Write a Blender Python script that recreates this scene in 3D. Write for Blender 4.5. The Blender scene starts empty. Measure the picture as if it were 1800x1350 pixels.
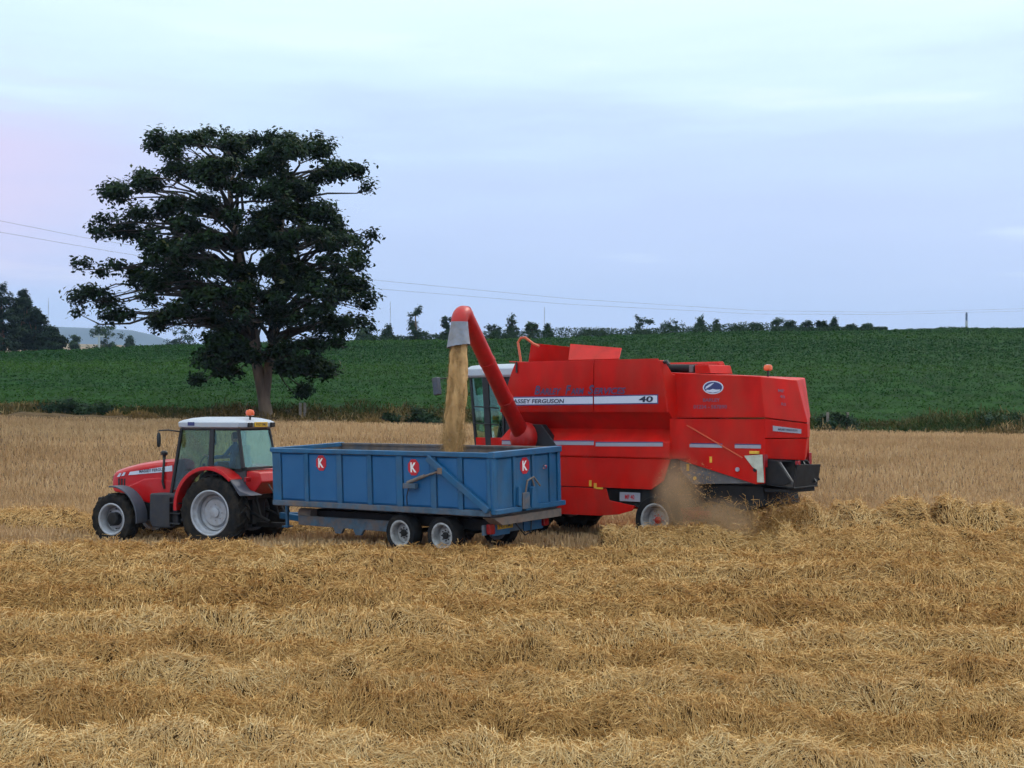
import bpy, bmesh, math, random
import numpy as np
from mathutils import Vector, Matrix

random.seed(7)
rng = np.random.default_rng(11)
scene = bpy.context.scene
COL = scene.collection
R = math.radians
PI = math.pi

# ------------------------------------------------------------------ camera
cam = bpy.data.cameras.new("camera")
cam_o = bpy.data.objects.new("camera", cam)
COL.objects.link(cam_o)
cam_o.location = (0, 0, 3.45)
cam_o.rotation_euler = (R(90), 0, 0)
cam.sensor_width = 36.0
cam.lens = 53.2
cam.shift_y = 0.025
cam.clip_start = 0.5
cam.clip_end = 9000
scene.camera = cam_o

# ------------------------------------------------------------------ sky and sun
SUN_EL, SUN_AZ = R(42), R(48)          # azimuth clockwise from +Y: light from the right
world = bpy.data.worlds.new("World")
scene.world = world
world.use_nodes = True
wn = world.node_tree
wn.nodes.clear()
def wnode(t, **k):
    n = wn.nodes.new(t)
    for a, b in k.items():
        setattr(n, a, b)
    return n
w_out = wnode('ShaderNodeOutputWorld')
w_bg = wnode('ShaderNodeBackground')
w_geo = wnode('ShaderNodeTexCoord')
w_sep = wnode('ShaderNodeSeparateXYZ')
wn.links.new(w_geo.outputs['Generated'], w_sep.inputs[0])
w_sky = wnode('ShaderNodeTexSky', sky_type='NISHITA', sun_disc=False, sun_elevation=SUN_EL,
              sun_rotation=SUN_AZ, dust_density=3.0)
w_skys = wnode('ShaderNodeMix', data_type='RGBA', blend_type='MULTIPLY')
w_skys.inputs[0].default_value = 1.0
wn.links.new(w_sky.outputs[0], w_skys.inputs[6])
w_skys.inputs[7].default_value = (0.09, 0.09, 0.09, 1)
w_ramp = wnode('ShaderNodeValToRGB')
cr = w_ramp.color_ramp
stops = [(0.00, (0.46, 0.57, 0.85)), (0.06, (0.49, 0.60, 0.89)), (0.12, (0.54, 0.65, 0.94)), (0.17, (0.58, 0.72, 0.97)),
         (0.215, (0.70, 0.89, 1.0)), (0.26, (0.80, 0.99, 1.0)), (0.40, (0.84, 0.98, 1.0)), (1.0, (0.80, 0.92, 1.0))]
cr.elements[0].position = stops[0][0]; cr.elements[0].color = stops[0][1] + (1,)
cr.elements[1].position = stops[-1][0]; cr.elements[1].color = stops[-1][1] + (1,)
for p, c in stops[1:-1]:
    e = cr.elements.new(p); e.color = c + (1,)
# thin stretched cloud layers: azimuth / elevation noise
w_az = wnode('ShaderNodeMath', operation='ARCTAN2')
wn.links.new(w_sep.outputs[0], w_az.inputs[0]); wn.links.new(w_sep.outputs[1], w_az.inputs[1])
w_cmb = wnode('ShaderNodeCombineXYZ')
def wmath(op, a, b=None):
    m = wnode('ShaderNodeMath', operation=op)
    wn.links.new(a, m.inputs[0])
    if b is not None:
        if hasattr(b, 'node'):
            wn.links.new(b, m.inputs[1])
        else:
            m.inputs[1].default_value = b
    return m.outputs[0]
wn.links.new(wmath('MULTIPLY', w_az.outputs[0], 3.0), w_cmb.inputs[0])
wn.links.new(wmath('MULTIPLY', w_sep.outputs[2], 22.0), w_cmb.inputs[1])
w_n1 = wnode('ShaderNodeTexNoise'); w_n1.inputs['Scale'].default_value = 1.3; w_n1.inputs['Detail'].default_value = 4; w_n1.inputs['Roughness'].default_value = 0.5
wn.links.new(w_cmb.outputs[0], w_n1.inputs['Vector'])
w_n2 = wnode('ShaderNodeTexNoise'); w_n2.inputs['Scale'].default_value = 0.55; w_n2.inputs['Detail'].default_value = 2
wn.links.new(w_cmb.outputs[0], w_n2.inputs['Vector'])
# elevation shifted by the broad noise so the layers waver
w_e = wmath('ADD', w_sep.outputs[2], wmath('MULTIPLY', wmath('SUBTRACT', w_n1.outputs[0], 0.5), 0.14))
wn.links.new(w_e, w_ramp.inputs[0])
# streaks
w_st = wnode('ShaderNodeMapRange'); w_st.inputs[1].default_value = 0.60; w_st.inputs[2].default_value = 0.78
wn.links.new(w_n1.outputs[0], w_st.inputs[0])
w_mix1 = wnode('ShaderNodeMix', data_type='RGBA')
wn.links.new(wmath('MULTIPLY', w_st.outputs[0], 0.75), w_mix1.inputs[0])
wn.links.new(w_ramp.outputs[0], w_mix1.inputs[6]); w_mix1.inputs[7].default_value = (0.86, 0.97, 1.0, 1)
# rosy afterglow towards the west (left), low
w_pk = wnode('ShaderNodeMapRange'); w_pk.inputs[1].default_value = -0.17; w_pk.inputs[2].default_value = -0.32
wn.links.new(w_az.outputs[0], w_pk.inputs[0])
w_band = wnode('ShaderNodeMapRange'); w_band.interpolation_type = 'SMOOTHSTEP'
w_band.inputs[1].default_value = 0.085; w_band.inputs[2].default_value = 0.0
w_d = wmath('ABSOLUTE', wmath('SUBTRACT', w_e, 0.145))
wn.links.new(w_d, w_band.inputs[0])
w_pf = wmath('MULTIPLY', wmath('MULTIPLY', w_pk.outputs[0], w_band.outputs[0]), 0.58)
w_mix2 = wnode('ShaderNodeMix', data_type='RGBA')
wn.links.new(w_pf, w_mix2.inputs[0]); wn.links.new(w_mix1.outputs[2], w_mix2.inputs[6]); w_mix2.inputs[7].default_value = (0.86, 0.64, 0.86, 1)
w_mix3 = wnode('ShaderNodeMix', data_type='RGBA'); w_mix3.inputs[0].default_value = 0.90
wn.links.new(w_skys.outputs[2], w_mix3.inputs[6]); wn.links.new(w_mix2.outputs[2], w_mix3.inputs[7])
wn.links.new(w_mix3.outputs[2], w_bg.inputs[0]); w_zen = wnode('ShaderNodeMapRange'); w_zen.interpolation_type = 'SMOOTHSTEP'   # overcast sky: brighter towards the zenith
w_zen.inputs[1].default_value = 0.22; w_zen.inputs[2].default_value = 0.95; w_zen.inputs[3].default_value = 1.12; w_zen.inputs[4].default_value = 1.75
wn.links.new(w_sep.outputs[2], w_zen.inputs[0]); wn.links.new(w_zen.outputs[0], w_bg.inputs[1])
wn.links.new(w_bg.outputs[0], w_out.inputs[0])

sun = bpy.data.lights.new("sun", 'SUN'); sun.energy = 1.5; sun.angle = R(14); sun.color = (1.0, 0.90, 0.78)
sun_o = bpy.data.objects.new("sun", sun); COL.objects.link(sun_o)
sdir = Vector((math.sin(SUN_AZ) * math.cos(SUN_EL), math.cos(SUN_AZ) * math.cos(SUN_EL), math.sin(SUN_EL)))
sun_o.rotation_euler = sdir.to_track_quat('Z', 'Y').to_euler()
sun_o.location = (30, -20, 60)

vs = scene.view_settings
vs.view_transform = 'Standard'; vs.look = 'None'; vs.gamma = 1.0; vs.exposure = 0.07; vs.use_curve_mapping = False
scene.cycles.use_denoising = True
scene.cycles.use_adaptive_sampling = True; scene.cycles.adaptive_threshold = 0.035; scene.cycles.adaptive_min_samples = 20
scene.cycles.max_bounces = 5; scene.cycles.diffuse_bounces = 2; scene.cycles.glossy_bounces = 2; scene.cycles.transmission_bounces = 2
scene.cycles.transparent_max_bounces = 12; scene.cycles.volume_bounces = 1
scene.cycles.caustics_reflective = False; scene.cycles.caustics_refractive = False

# ------------------------------------------------------------------ materials
M = {}
def nodes_of(name):
    m = bpy.data.materials.new(name); m.use_nodes = True
    nt = m.node_tree
    return m, nt, nt.nodes['Principled BSDF']
def mat(name, col, rough=0.6, metal=0.0, var=0.15, scale=4.0, dirt=None, dirt_amt=0.0, dirt_scale=2.0, bump=0.0, coat=0.0, spec=0.5, stretch=(1, 1, 1), bump_scale=None):
    m, nt, b = nodes_of(name)
    L = nt.links
    tc = nt.nodes.new('ShaderNodeTexCoord')
    mp = nt.nodes.new('ShaderNodeMapping'); mp.inputs['Scale'].default_value = stretch
    L.new(tc.outputs['Object'], mp.inputs[0])
    n = nt.nodes.new('ShaderNodeTexNoise'); n.inputs['Scale'].default_value = scale; n.inputs['Detail'].default_value = 6
    L.new(mp.outputs[0], n.inputs['Vector'])
    mr = nt.nodes.new('ShaderNodeMapRange'); mr.inputs[1].default_value = 0.3; mr.inputs[2].default_value = 0.7
    mr.inputs[3].default_value = 1 - var; mr.inputs[4].default_value = 1 + var
    L.new(n.outputs[0], mr.inputs[0])
    mx = nt.nodes.new('ShaderNodeMix'); mx.data_type = 'RGBA'; mx.blend_type = 'MULTIPLY'; mx.inputs[0].default_value = 1
    mx.inputs[6].default_value = tuple(col) + (1,)
    L.new(mr.outputs[0], mx.inputs[7])
    out = mx.outputs[2]
    if dirt:
        n2 = nt.nodes.new('ShaderNodeTexNoise'); n2.inputs['Scale'].default_value = dirt_scale; n2.inputs['Detail'].default_value = 8; n2.inputs['Roughness'].default_value = 0.65
        L.new(mp.outputs[0], n2.inputs['Vector'])
        r2 = nt.nodes.new('ShaderNodeMapRange'); r2.inputs[1].default_value = 0.42; r2.inputs[2].default_value = 0.72; r2.inputs[4].default_value = dirt_amt
        L.new(n2.outputs[0], r2.inputs[0])
        m2 = nt.nodes.new('ShaderNodeMix'); m2.data_type = 'RGBA'
        L.new(r2.outputs[0], m2.inputs[0]); L.new(out, m2.inputs[6]); m2.inputs[7].default_value = tuple(dirt) + (1,)
        out = m2.outputs[2]
        rr = nt.nodes.new('ShaderNodeMapRange'); rr.inputs[3].default_value = rough; rr.inputs[4].default_value = min(1, rough + 0.4)
        L.new(r2.outputs[0], rr.inputs[0]); L.new(rr.outputs[0], b.inputs['Roughness'])
    else:
        b.inputs['Roughness'].default_value = rough
    L.new(out, b.inputs['Base Color'])
    b.inputs['Metallic'].default_value = metal
    b.inputs['Coat Weight'].default_value = coat
    b.inputs['Specular IOR Level'].default_value = spec
    if bump:
        bp = nt.nodes.new('ShaderNodeBump'); bp.inputs['Strength'].default_value = bump; bp.inputs['Distance'].default_value = 0.05
        if bump_scale:
            n3 = nt.nodes.new('ShaderNodeTexNoise'); n3.inputs['Scale'].default_value = bump_scale; n3.inputs['Detail'].default_value = 5
            L.new(mp.outputs[0], n3.inputs['Vector']); L.new(n3.outputs[0], bp.inputs['Height'])
        else:
            L.new(n.outputs[0], bp.inputs['Height'])
        L.new(bp.outputs[0], b.inputs['Normal'])
    M[name] = m
    return m
def leafmat(name, stops, rough=0.6, inst=0.25, trans=0.0, big=None):
    """colour from the per-leaf 'tint' attribute, shifted per instance; big = (scale, lo, hi, colour) world patches"""
    m, nt, b = nodes_of(name); L = nt.links
    at = nt.nodes.new('ShaderNodeAttribute'); at.attribute_name = 'tint'
    oi = nt.nodes.new('ShaderNodeObjectInfo')
    a = nt.nodes.new('ShaderNodeMath'); a.operation = 'MULTIPLY_ADD'; a.inputs[1].default_value = inst; 
    L.new(oi.outputs['Random'], a.inputs[0]); 
    s = nt.nodes.new('ShaderNodeMath'); s.operation = 'MULTIPLY'; s.inputs[1].default_value = 1 - inst
    L.new(at.outputs['Fac'], s.inputs[0]); L.new(s.outputs[0], a.inputs[2])
    rp = nt.nodes.new('ShaderNodeValToRGB'); c = rp.color_ramp
    c.elements[0].position = stops[0][0]; c.elements[0].color = tuple(stops[0][1]) + (1,)
    c.elements[1].position = stops[-1][0]; c.elements[1].color = tuple(stops[-1][1]) + (1,)
    for p, cc in stops[1:-1]:
        e = c.elements.new(p); e.color = tuple(cc) + (1,)
    L.new(a.outputs[0], rp.inputs[0])
    out = rp.outputs[0]
    if big:
        geo = nt.nodes.new('ShaderNodeNewGeometry')
        mp = nt.nodes.new('ShaderNodeMapping'); mp.inputs['Scale'].default_value = big[0]
        L.new(geo.outputs['Position'], mp.inputs[0])
        n = nt.nodes.new('ShaderNodeTexNoise'); n.inputs['Scale'].default_value = 1; n.inputs['Detail'].default_value = 3
        L.new(mp.outputs[0], n.inputs['Vector'])
        r = nt.nodes.new('ShaderNodeMapRange'); r.inputs[1].default_value = big[1]; r.inputs[2].default_value = big[2]; r.inputs[4].default_value = big[4]
        L.new(n.outputs[0], r.inputs[0])
        mx = nt.nodes.new('ShaderNodeMix'); mx.data_type = 'RGBA'; mx.blend_type = 'MULTIPLY'
        L.new(r.outputs[0], mx.inputs[0]); L.new(out, mx.inputs[6]); mx.inputs[7].default_value = tuple(big[3]) + (1,)
        out = mx.outputs[2]
    L.new(out, b.inputs['Base Color'])
    b.inputs['Roughness'].default_value = rough
    b.inputs['Specular IOR Level'].default_value = 0.08
    if trans:
        t = nt.nodes.new('ShaderNodeBsdfTranslucent'); L.new(out, t.inputs[0])
        ms = nt.nodes.new('ShaderNodeMixShader'); ms.inputs[0].default_value = trans
        L.new(b.outputs[0], ms.inputs[1]); L.new(t.outputs[0], ms.inputs[2])
        L.new(ms.outputs[0], nt.nodes['Material Output'].inputs[0])
    M[name] = m
    return m
def glassmat(name, tint, refl=0.18):
    m = bpy.data.materials.new(name); m.use_nodes = True; nt = m.node_tree; nt.nodes.clear(); L = nt.links
    o = nt.nodes.new('ShaderNodeOutputMaterial'); t = nt.nodes.new('ShaderNodeBsdfTransparent'); t.inputs[0].default_value = tuple(tint) + (1,)
    g = nt.nodes.new('ShaderNodeBsdfGlossy'); g.inputs['Roughness'].default_value = 0.03; g.inputs[0].default_value = (0.85, 0.95, 0.95, 1)
    f = nt.nodes.new('ShaderNodeFresnel'); f.inputs[0].default_value = 1.5
    mr = nt.nodes.new('ShaderNodeMapRange'); mr.inputs[3].default_value = refl; mr.inputs[4].default_value = 0.42
    L.new(f.outputs[0], mr.inputs[0])
    ms = nt.nodes.new('ShaderNodeMixShader'); L.new(mr.outputs[0], ms.inputs[0]); L.new(t.outputs[0], ms.inputs[1]); L.new(g.outputs[0], ms.inputs[2])
    L.new(ms.outputs[0], o.inputs[0]); M[name] = m
    return m

DUST = (0.30, 0.20, 0.11)
mat('red_paint', (0.54, 0.009, 0.005), 0.42, var=0.16, scale=2.4, dirt=(0.32, 0.045, 0.028), dirt_amt=0.55, dirt_scale=1.5, spec=0.14, stretch=(1, 1, .45))
mat('tractor_red', (0.52, 0.005, 0.007), 0.28, var=0.06, scale=3, dirt=(0.38, 0.07, 0.05), dirt_amt=0.25, dirt_scale=2, coat=0.12, spec=0.35)
mat('tube_red', (0.46, 0.005, 0.004), 0.42, var=0.14, scale=5, dirt=(0.26, 0.045, 0.03), dirt_amt=0.35, dirt_scale=3)
mat('blue_paint', (0.004, 0.095, 0.225), 0.5, var=0.22, scale=2.5, dirt=(0.08, 0.10, 0.12), dirt_amt=0.45, dirt_scale=2.2, stretch=(1, 1, .5))
mat('blue_panel', (0.003, 0.100, 0.27), 0.45, var=0.14, scale=2.0, dirt=(0.03, 0.09, 0.18), dirt_amt=0.4, dirt_scale=2.0)
mat('rusty_blue', (0.05, 0.10, 0.16), 0.7, var=0.3, scale=5, dirt=(0.20, 0.13, 0.09), dirt_amt=0.95, dirt_scale=2.6)
mat('rust_grey', (0.16, 0.135, 0.12), 0.8, var=0.3, scale=6, dirt=(0.20, 0.11, 0.07), dirt_amt=0.8, dirt_scale=3)
mat('rust_inside', (0.13, 0.10, 0.085), 0.8, var=0.35, scale=4, dirt=(0.03, 0.09, 0.17), dirt_amt=0.6, dirt_scale=1.4)
mat('rubber', (0.010, 0.010, 0.012), 0.85, var=0.3, scale=9, dirt=(0.055, 0.042, 0.028), dirt_amt=0.7, dirt_scale=5, spec=0.2)
mat('tyre_black', (0.009, 0.010, 0.013), 0.8, var=0.2, scale=9, dirt=(0.045, 0.036, 0.028), dirt_amt=0.55, dirt_scale=4, spec=0.2)
mat('rim_grey', (0.40, 0.42, 0.48), 0.4, 0.15, var=0.12, scale=8, dirt=(0.30, 0.25, 0.2), dirt_amt=0.55, dirt_scale=5)
mat('rim_worn', (0.42, 0.43, 0.45), 0.5, 0.2, var=0.25, scale=9, dirt=(0.16, 0.13, 0.11), dirt_amt=0.8, dirt_scale=5)
mat('dark_metal', (0.012, 0.013, 0.017), 0.6, 0.0, var=0.3, scale=6, dirt=(0.04, 0.032, 0.024), dirt_amt=0.5, dirt_scale=4, spec=0.25)
mat('black_plastic', (0.010, 0.011, 0.014), 0.5, var=0.2, scale=6)
mat('grey_plastic', (0.055, 0.065, 0.095), 0.6, var=0.12, scale=6, dirt=(0.16, 0.12, 0.08), dirt_amt=0.3, dirt_scale=4)
mat('dark_plastic', (0.018, 0.022, 0.034), 0.5, var=0.2, scale=6, dirt=(0.12, 0.09, 0.06), dirt_amt=0.3, dirt_scale=4)
mat('grey_steel', (0.15, 0.155, 0.175), 0.55, 0.3, var=0.2, scale=5, dirt=(0.18, 0.13, 0.09), dirt_amt=0.5, dirt_scale=3)
mat('spout_rubber', (0.22, 0.24, 0.30), 0.6, var=0.2, scale=5, dirt=(0.26, 0.2, 0.13), dirt_amt=0.5, dirt_scale=4)
mat('white_roof', (0.40, 0.43, 0.50), 0.35, var=0.05, scale=3, dirt=(0.45, 0.42, 0.4), dirt_amt=0.4, dirt_scale=3)
mat('pale_plate', (0.50, 0.53, 0.46), 0.5, var=0.15, scale=6, dirt=(0.3, 0.24, 0.15), dirt_amt=0.5, dirt_scale=5)
mat('decal_white', (0.60, 0.66, 0.80), 0.4, var=0.06, scale=4, dirt=(0.45, 0.42, 0.42), dirt_amt=0.35, dirt_scale=4)
mat('decal_silver', (0.33, 0.34, 0.42), 0.45, var=0.1, scale=4, dirt=(0.3, 0.16, 0.14), dirt_amt=0.4, dirt_scale=4)
mat('decal_blue', (0.03, 0.04, 0.16), 0.45, var=0.1)
mat('decal_dark', (0.012, 0.018, 0.05), 0.5, var=0.1)
mat('letter_violet', (0.050, 0.045, 0.13), 0.5, var=0.2, scale=8)
mat('letter_edge', (0.30, 0.20, 0.30), 0.5, var=0.2, scale=8)
mat('letter_faded', (0.19, 0.06, 0.11), 0.5, var=0.3, scale=8)
mat('sign_red', (0.50, 0.012, 0.025), 0.4, var=0.08)
mat('sign_white', (0.80, 0.78, 0.78), 0.4, var=0.05)
mat('plate_yellow', (0.62, 0.36, 0.01), 0.4, var=0.06)
mat('sticker_yellow', (0.72, 0.42, 0.04), 0.5, var=0.12, scale=8)
mat('tail_red', (0.30, 0.008, 0.012), 0.25, var=0.2, scale=8)
mat('orange_lens', (0.75, 0.10, 0.01), 0.2, var=0.1, coat=0.4)
mat('orange_rail', (0.55, 0.10, 0.04), 0.5, var=0.1)
mat('seat_black', (0.02, 0.018, 0.022), 0.8, var=0.2)
mat('cab_trim', (0.05, 0.055, 0.065), 0.7, var=0.2)
mat('shirt_blue', (0.03, 0.10, 0.28), 0.85, var=0.2, scale=12)
mat('skin', (0.45, 0.24, 0.17), 0.6, var=0.1)
mat('hair', (0.05, 0.035, 0.025), 0.7, var=0.2)
glassmat('cab_glass', (0.70, 0.84, 0.79), 0.02)
glassmat('green_glass', (0.70, 0.86, 0.78), 0.03)
mat('bark', (0.15, 0.105, 0.075), 0.9, var=0.45, scale=3, bump=0.7, stretch=(1, 1, .25))
mat('dark_bark', (0.040, 0.032, 0.027), 0.9, var=0.4, scale=3)
mat('pine_bark', (0.17, 0.075, 0.05), 0.9, var=0.35, scale=2)
mat('grain', (0.56, 0.335, 0.14), 0.8, var=0.25, scale=6, bump=0.8, stretch=(1, 1, .12), dirt=(0.33, 0.17, 0.055), dirt_amt=0.8, dirt_scale=2.6)
mat('wire', (0.20, 0.22, 0.27), 0.5, var=0.05)
mat('pole_white', (0.42, 0.45, 0.47), 0.6, var=0.1)
mat('pole_blue', (0.12, 0.16, 0.26), 0.6, var=0.1)
mat('mast', (0.25, 0.27, 0.32), 0.6, var=0.1)
mat('post_wood', (0.20, 0.17, 0.15), 0.9, var=0.3, scale=5)
mat('soil_straw', (0.16, 0.096, 0.047), 1.0, var=0.35, scale=3.0, bump=1.0, bump_scale=14, spec=0.1, dirt=(0.13, 0.085, 0.045), dirt_amt=0.8, dirt_scale=1.2, stretch=(.6, 1.3, 1))
mat('straw_mass', (0.11, 0.058, 0.022), 1.0, var=0.4, scale=5, bump=1.0, bump_scale=18, spec=0.05)  # brown inner straw, darkened to paint in the shade in gaps between blades
mat('crop_ground', (0.012, 0.045, 0.007), 0.9, var=0.4, scale=0.5, bump=0.6, bump_scale=2.0, spec=0.05)
mat('moor', (0.20, 0.13, 0.075), 0.9, var=0.25, scale=0.02, dirt=(0.05, 0.08, 0.035), dirt_amt=0.8, dirt_scale=0.012)
mat('far_hill', (0.03, 0.045, 0.06), 0.9, var=0.3, scale=0.01)
STRAW = [(0.0, (0.11, 0.050, 0.014)), (0.30, (0.36, 0.185, 0.055)), (0.65, (0.68, 0.415, 0.16)), (1.0, (0.90, 0.69, 0.38))]
leafmat('straw', STRAW, 0.75, inst=0.30, big=((0.35, 0.9, 0.9), 0.42, 0.70, (0.75, 0.64, 0.54), 0.6))
STUB = [(0.0, (0.26, 0.155, 0.075)), (0.4, (0.52, 0.325, 0.165)), (0.8, (0.70, 0.48, 0.275)), (1.0, (0.76, 0.59, 0.39))]
leafmat('stubble', STUB, 0.8, inst=0.35, big=((0.10, 0.30, 0.3), 0.42, 0.70, (0.70, 0.66, 0.62), 0.8))
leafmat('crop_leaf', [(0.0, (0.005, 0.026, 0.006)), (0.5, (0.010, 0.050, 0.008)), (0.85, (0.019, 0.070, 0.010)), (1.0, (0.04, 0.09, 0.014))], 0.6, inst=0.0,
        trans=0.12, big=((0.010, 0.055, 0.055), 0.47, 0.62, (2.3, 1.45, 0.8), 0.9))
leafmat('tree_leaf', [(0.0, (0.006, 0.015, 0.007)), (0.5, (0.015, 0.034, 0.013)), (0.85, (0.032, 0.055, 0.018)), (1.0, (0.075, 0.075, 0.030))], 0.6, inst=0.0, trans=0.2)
leafmat('ridge_leaf', [(0.0, (0.014, 0.030, 0.018)), (0.5, (0.028, 0.056, 0.028)), (1.0, (0.060, 0.095, 0.038))], 0.7, inst=0.3, trans=0.15)
leafmat('pine_leaf', [(0.0, (0.007, 0.016, 0.010)), (0.6, (0.018, 0.036, 0.020)), (1.0, (0.034, 0.055, 0.026))], 0.7, inst=0.1, trans=0.1)
leafmat('verge_leaf', [(0.0, (0.012, 0.030, 0.008)), (0.35, (0.032, 0.056, 0.014)), (0.6, (0.095, 0.078, 0.028)), (0.8, (0.17, 0.11, 0.045)), (1.0, (0.36, 0.25, 0.12))], 0.8, inst=0.0)
leafmat('dry_grass', [(0.0, (0.13, 0.09, 0.035)), (0.6, (0.32, 0.20, 0.075)), (1.0, (0.45, 0.31, 0.14))], 0.8, inst=0.2)

# ------------------------------------------------------------------ mesh helpers
def setp(o, label=None, cat=None, group=None, kind=None):
    if label: o['label'] = label
    if cat: o['category'] = cat
    if group: o['group'] = group
    if kind: o['kind'] = kind
    return o
def thing(name, label, cat, loc=(0, 0, 0), rz=0.0, group=None):
    o = bpy.data.objects.new(name, None); COL.objects.link(o)
    o.location = loc; o.rotation_euler = (0, 0, rz); o.empty_display_size = 0.3
    return setp(o, label, cat, group)
class MB:
    def __init__(s):
        s.v = []; s.f = []
    def add(s, vs, fs):
        b = len(s.v); s.v += [tuple(p) for p in vs]; s.f += [tuple(i + b for i in f) for f in fs]; return s
    def box(s, x0, x1, y0, y1, z0, z1):
        return s.add([(x0, y0, z0), (x1, y0, z0), (x1, y1, z0), (x0, y1, z0), (x0, y0, z1), (x1, y0, z1), (x1, y1, z1), (x0, y1, z1)],
                     [(0, 3, 2, 1), (4, 5, 6, 7), (0, 1, 5, 4), (1, 2, 6, 5), (2, 3, 7, 6), (3, 0, 4, 7)])
    def loft(s, rings, close=True, cap=True):
        n = len(rings[0]); vs = [p for r in rings for p in r]; fs = []
        for k in range(len(rings) - 1):
            for i in range(n if close else n - 1):
                j = (i + 1) % n
                fs.append((k * n + i, k * n + j, (k + 1) * n + j, (k + 1) * n + i))
        if cap:
            fs.append(tuple(range(n - 1, -1, -1))); fs.append(tuple((len(rings) - 1) * n + i for i in range(n)))
        return s.add(vs, fs)
    def prism_y(s, poly, y0, y1):          # poly in (x, z)
        return s.loft([[(x, y0, z) for x, z in poly], [(x, y1, z) for x, z in poly]])
    def prism_x(s, poly, x0, x1):          # poly in (y, z); x0, x1 may be functions of z
        f0 = x0 if callable(x0) else (lambda z: x0); f1 = x1 if callable(x1) else (lambda z: x1)
        return s.loft([[(f0(z), y, z) for y, z in poly], [(f1(z), y, z) for y, z in poly]])
    def prism_z(s, poly, z0, z1):
        return s.loft([[(x, y, z0) for x, y in poly], [(x, y, z1) for x, y in poly]])
    def tube(s, pts, r, n=10, cap=True):
        pts = [Vector(p) for p in pts]; m = len(pts); rs = r if isinstance(r, (list, tuple)) else [r] * m
        rings = []; prev = None
        for i, p in enumerate(pts):
            d = (pts[min(i + 1, m - 1)] - pts[max(i - 1, 0)]).normalized()
            a = prev if prev is not None else (Vector((0, 0, 1)) if abs(d.z) < 0.9 else Vector((1, 0, 0)))
            a = (a - d * a.dot(d)).normalized(); b = d.cross(a); prev = a
            rings.append([tuple(p + (a * math.cos(2 * PI * k / n) + b * math.sin(2 * PI * k / n)) * rs[i]) for k in range(n)])
        return s.loft(rings, cap=cap)
    def lathe_y(s, prof, c, n=36, close=False):    # prof (r, y offset), around the y axis through c
        rings = []
        for r, y in prof:
            r = max(r, 1e-4)
            rings.append([(c[0] + r * math.cos(2 * PI * k / n), c[1] + y, c[2] + r * math.sin(2 * PI * k / n)) for k in range(n)])
        if close: rings.append(rings[0])
        return s.loft(rings, cap=False)
    def lathe_z(s, prof, c, n=20, cap=True):
        rings = [[(c[0] + max(r, 1e-4) * math.cos(2 * PI * k / n), c[1] + max(r, 1e-4) * math.sin(2 * PI * k / n), c[2] + z) for k in range(n)] for r, z in prof]
        return s.loft(rings, cap=cap)
    def plate(s, poly, n, t):              # polygon of 3-D points thickened by t along n
        n = Vector(n).normalized() * t
        return s.loft([[tuple(Vector(p)) for p in poly], [tuple(Vector(p) + n) for p in poly]])
    def bar(s, a, b, w, h, up=(0, 0, 1)):
        a = Vector(a); b = Vector(b); d = (b - a).normalized(); u = Vector(up); u = (u - d * u.dot(d)).normalized(); v = d.cross(u)
        ring = lambda p: [tuple(p + u * sx * h / 2 + v * sy * w / 2) for sx, sy in ((-1, -1), (1, -1), (1, 1), (-1, 1))]
        return s.loft([ring(a), ring(b)])
    def build(s, name, m, parent=None, bevel=0.0, smooth=35, kind=None, seg=2):
        me = bpy.data.meshes.new(name); me.from_pydata(s.v, [], s.f)
        bm = bmesh.new(); bm.from_mesh(me); bmesh.ops.remove_doubles(bm, verts=bm.verts, dist=1e-5); bmesh.ops.recalc_face_normals(bm, faces=bm.faces)
        bm.to_mesh(me); bm.free()
        me.materials.append(M[m])
        o = bpy.data.objects.new(name, me); COL.objects.link(o)
        if parent is not None: o.parent = parent
        if smooth:
            me.polygons.foreach_set('use_smooth', [True] * len(me.polygons)); me.set_sharp_from_angle(angle=R(smooth))
        if bevel:
            b = o.modifiers.new('bevel', 'BEVEL'); b.width = bevel; b.segments = seg; b.limit_method = 'ANGLE'; b.angle_limit = R(30); b.harden_normals = bool(smooth)
        if kind: o['kind'] = kind
        return o
def text(name, s, w, h, m, parent, org, xd, up, shear=0.0, off=0.004, align='c', ext=0.0, bold=0.0):
    """flat lettering fitted to width w and cap height h, centred on org"""
    cu = bpy.data.curves.new(name, 'FONT'); cu.body = s; cu.size = 1.0; cu.shear = shear; cu.offset = bold; cu.resolution_u = 3
    if len(s) == 0: return
    tmp = bpy.data.objects.new(name + '_tmp', cu)
    me = bpy.data.meshes.new_from_object(tmp)
    bpy.data.objects.remove(tmp)
    n = len(me.vertices); co = np.empty(n * 3, np.float32); me.vertices.foreach_get('co', co); co = co.reshape(-1, 3)
    mn, mx = co.min(0), co.max(0); k = (co - (mn + mx) / 2)
    k[:, 0] *= w / (mx[0] - mn[0]); k[:, 1] *= h / (mx[1] - mn[1])
    xd = Vector(xd).normalized(); up = Vector(up).normalized(); nn = xd.cross(up).normalized(); up = nn.cross(xd)
    org = Vector(org) + nn * off
    P = np.array(org)[None] + k[:, :1] * np.array(xd)[None] + k[:, 1:2] * np.array(up)[None]
    me.vertices.foreach_set('co', P.astype(np.float32).ravel()); me.update()
    me.name = name; me.materials.clear(); me.materials.append(M[m])
    o = bpy.data.objects.new(name, me); COL.objects.link(o); o.parent = parent
    return o
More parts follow.
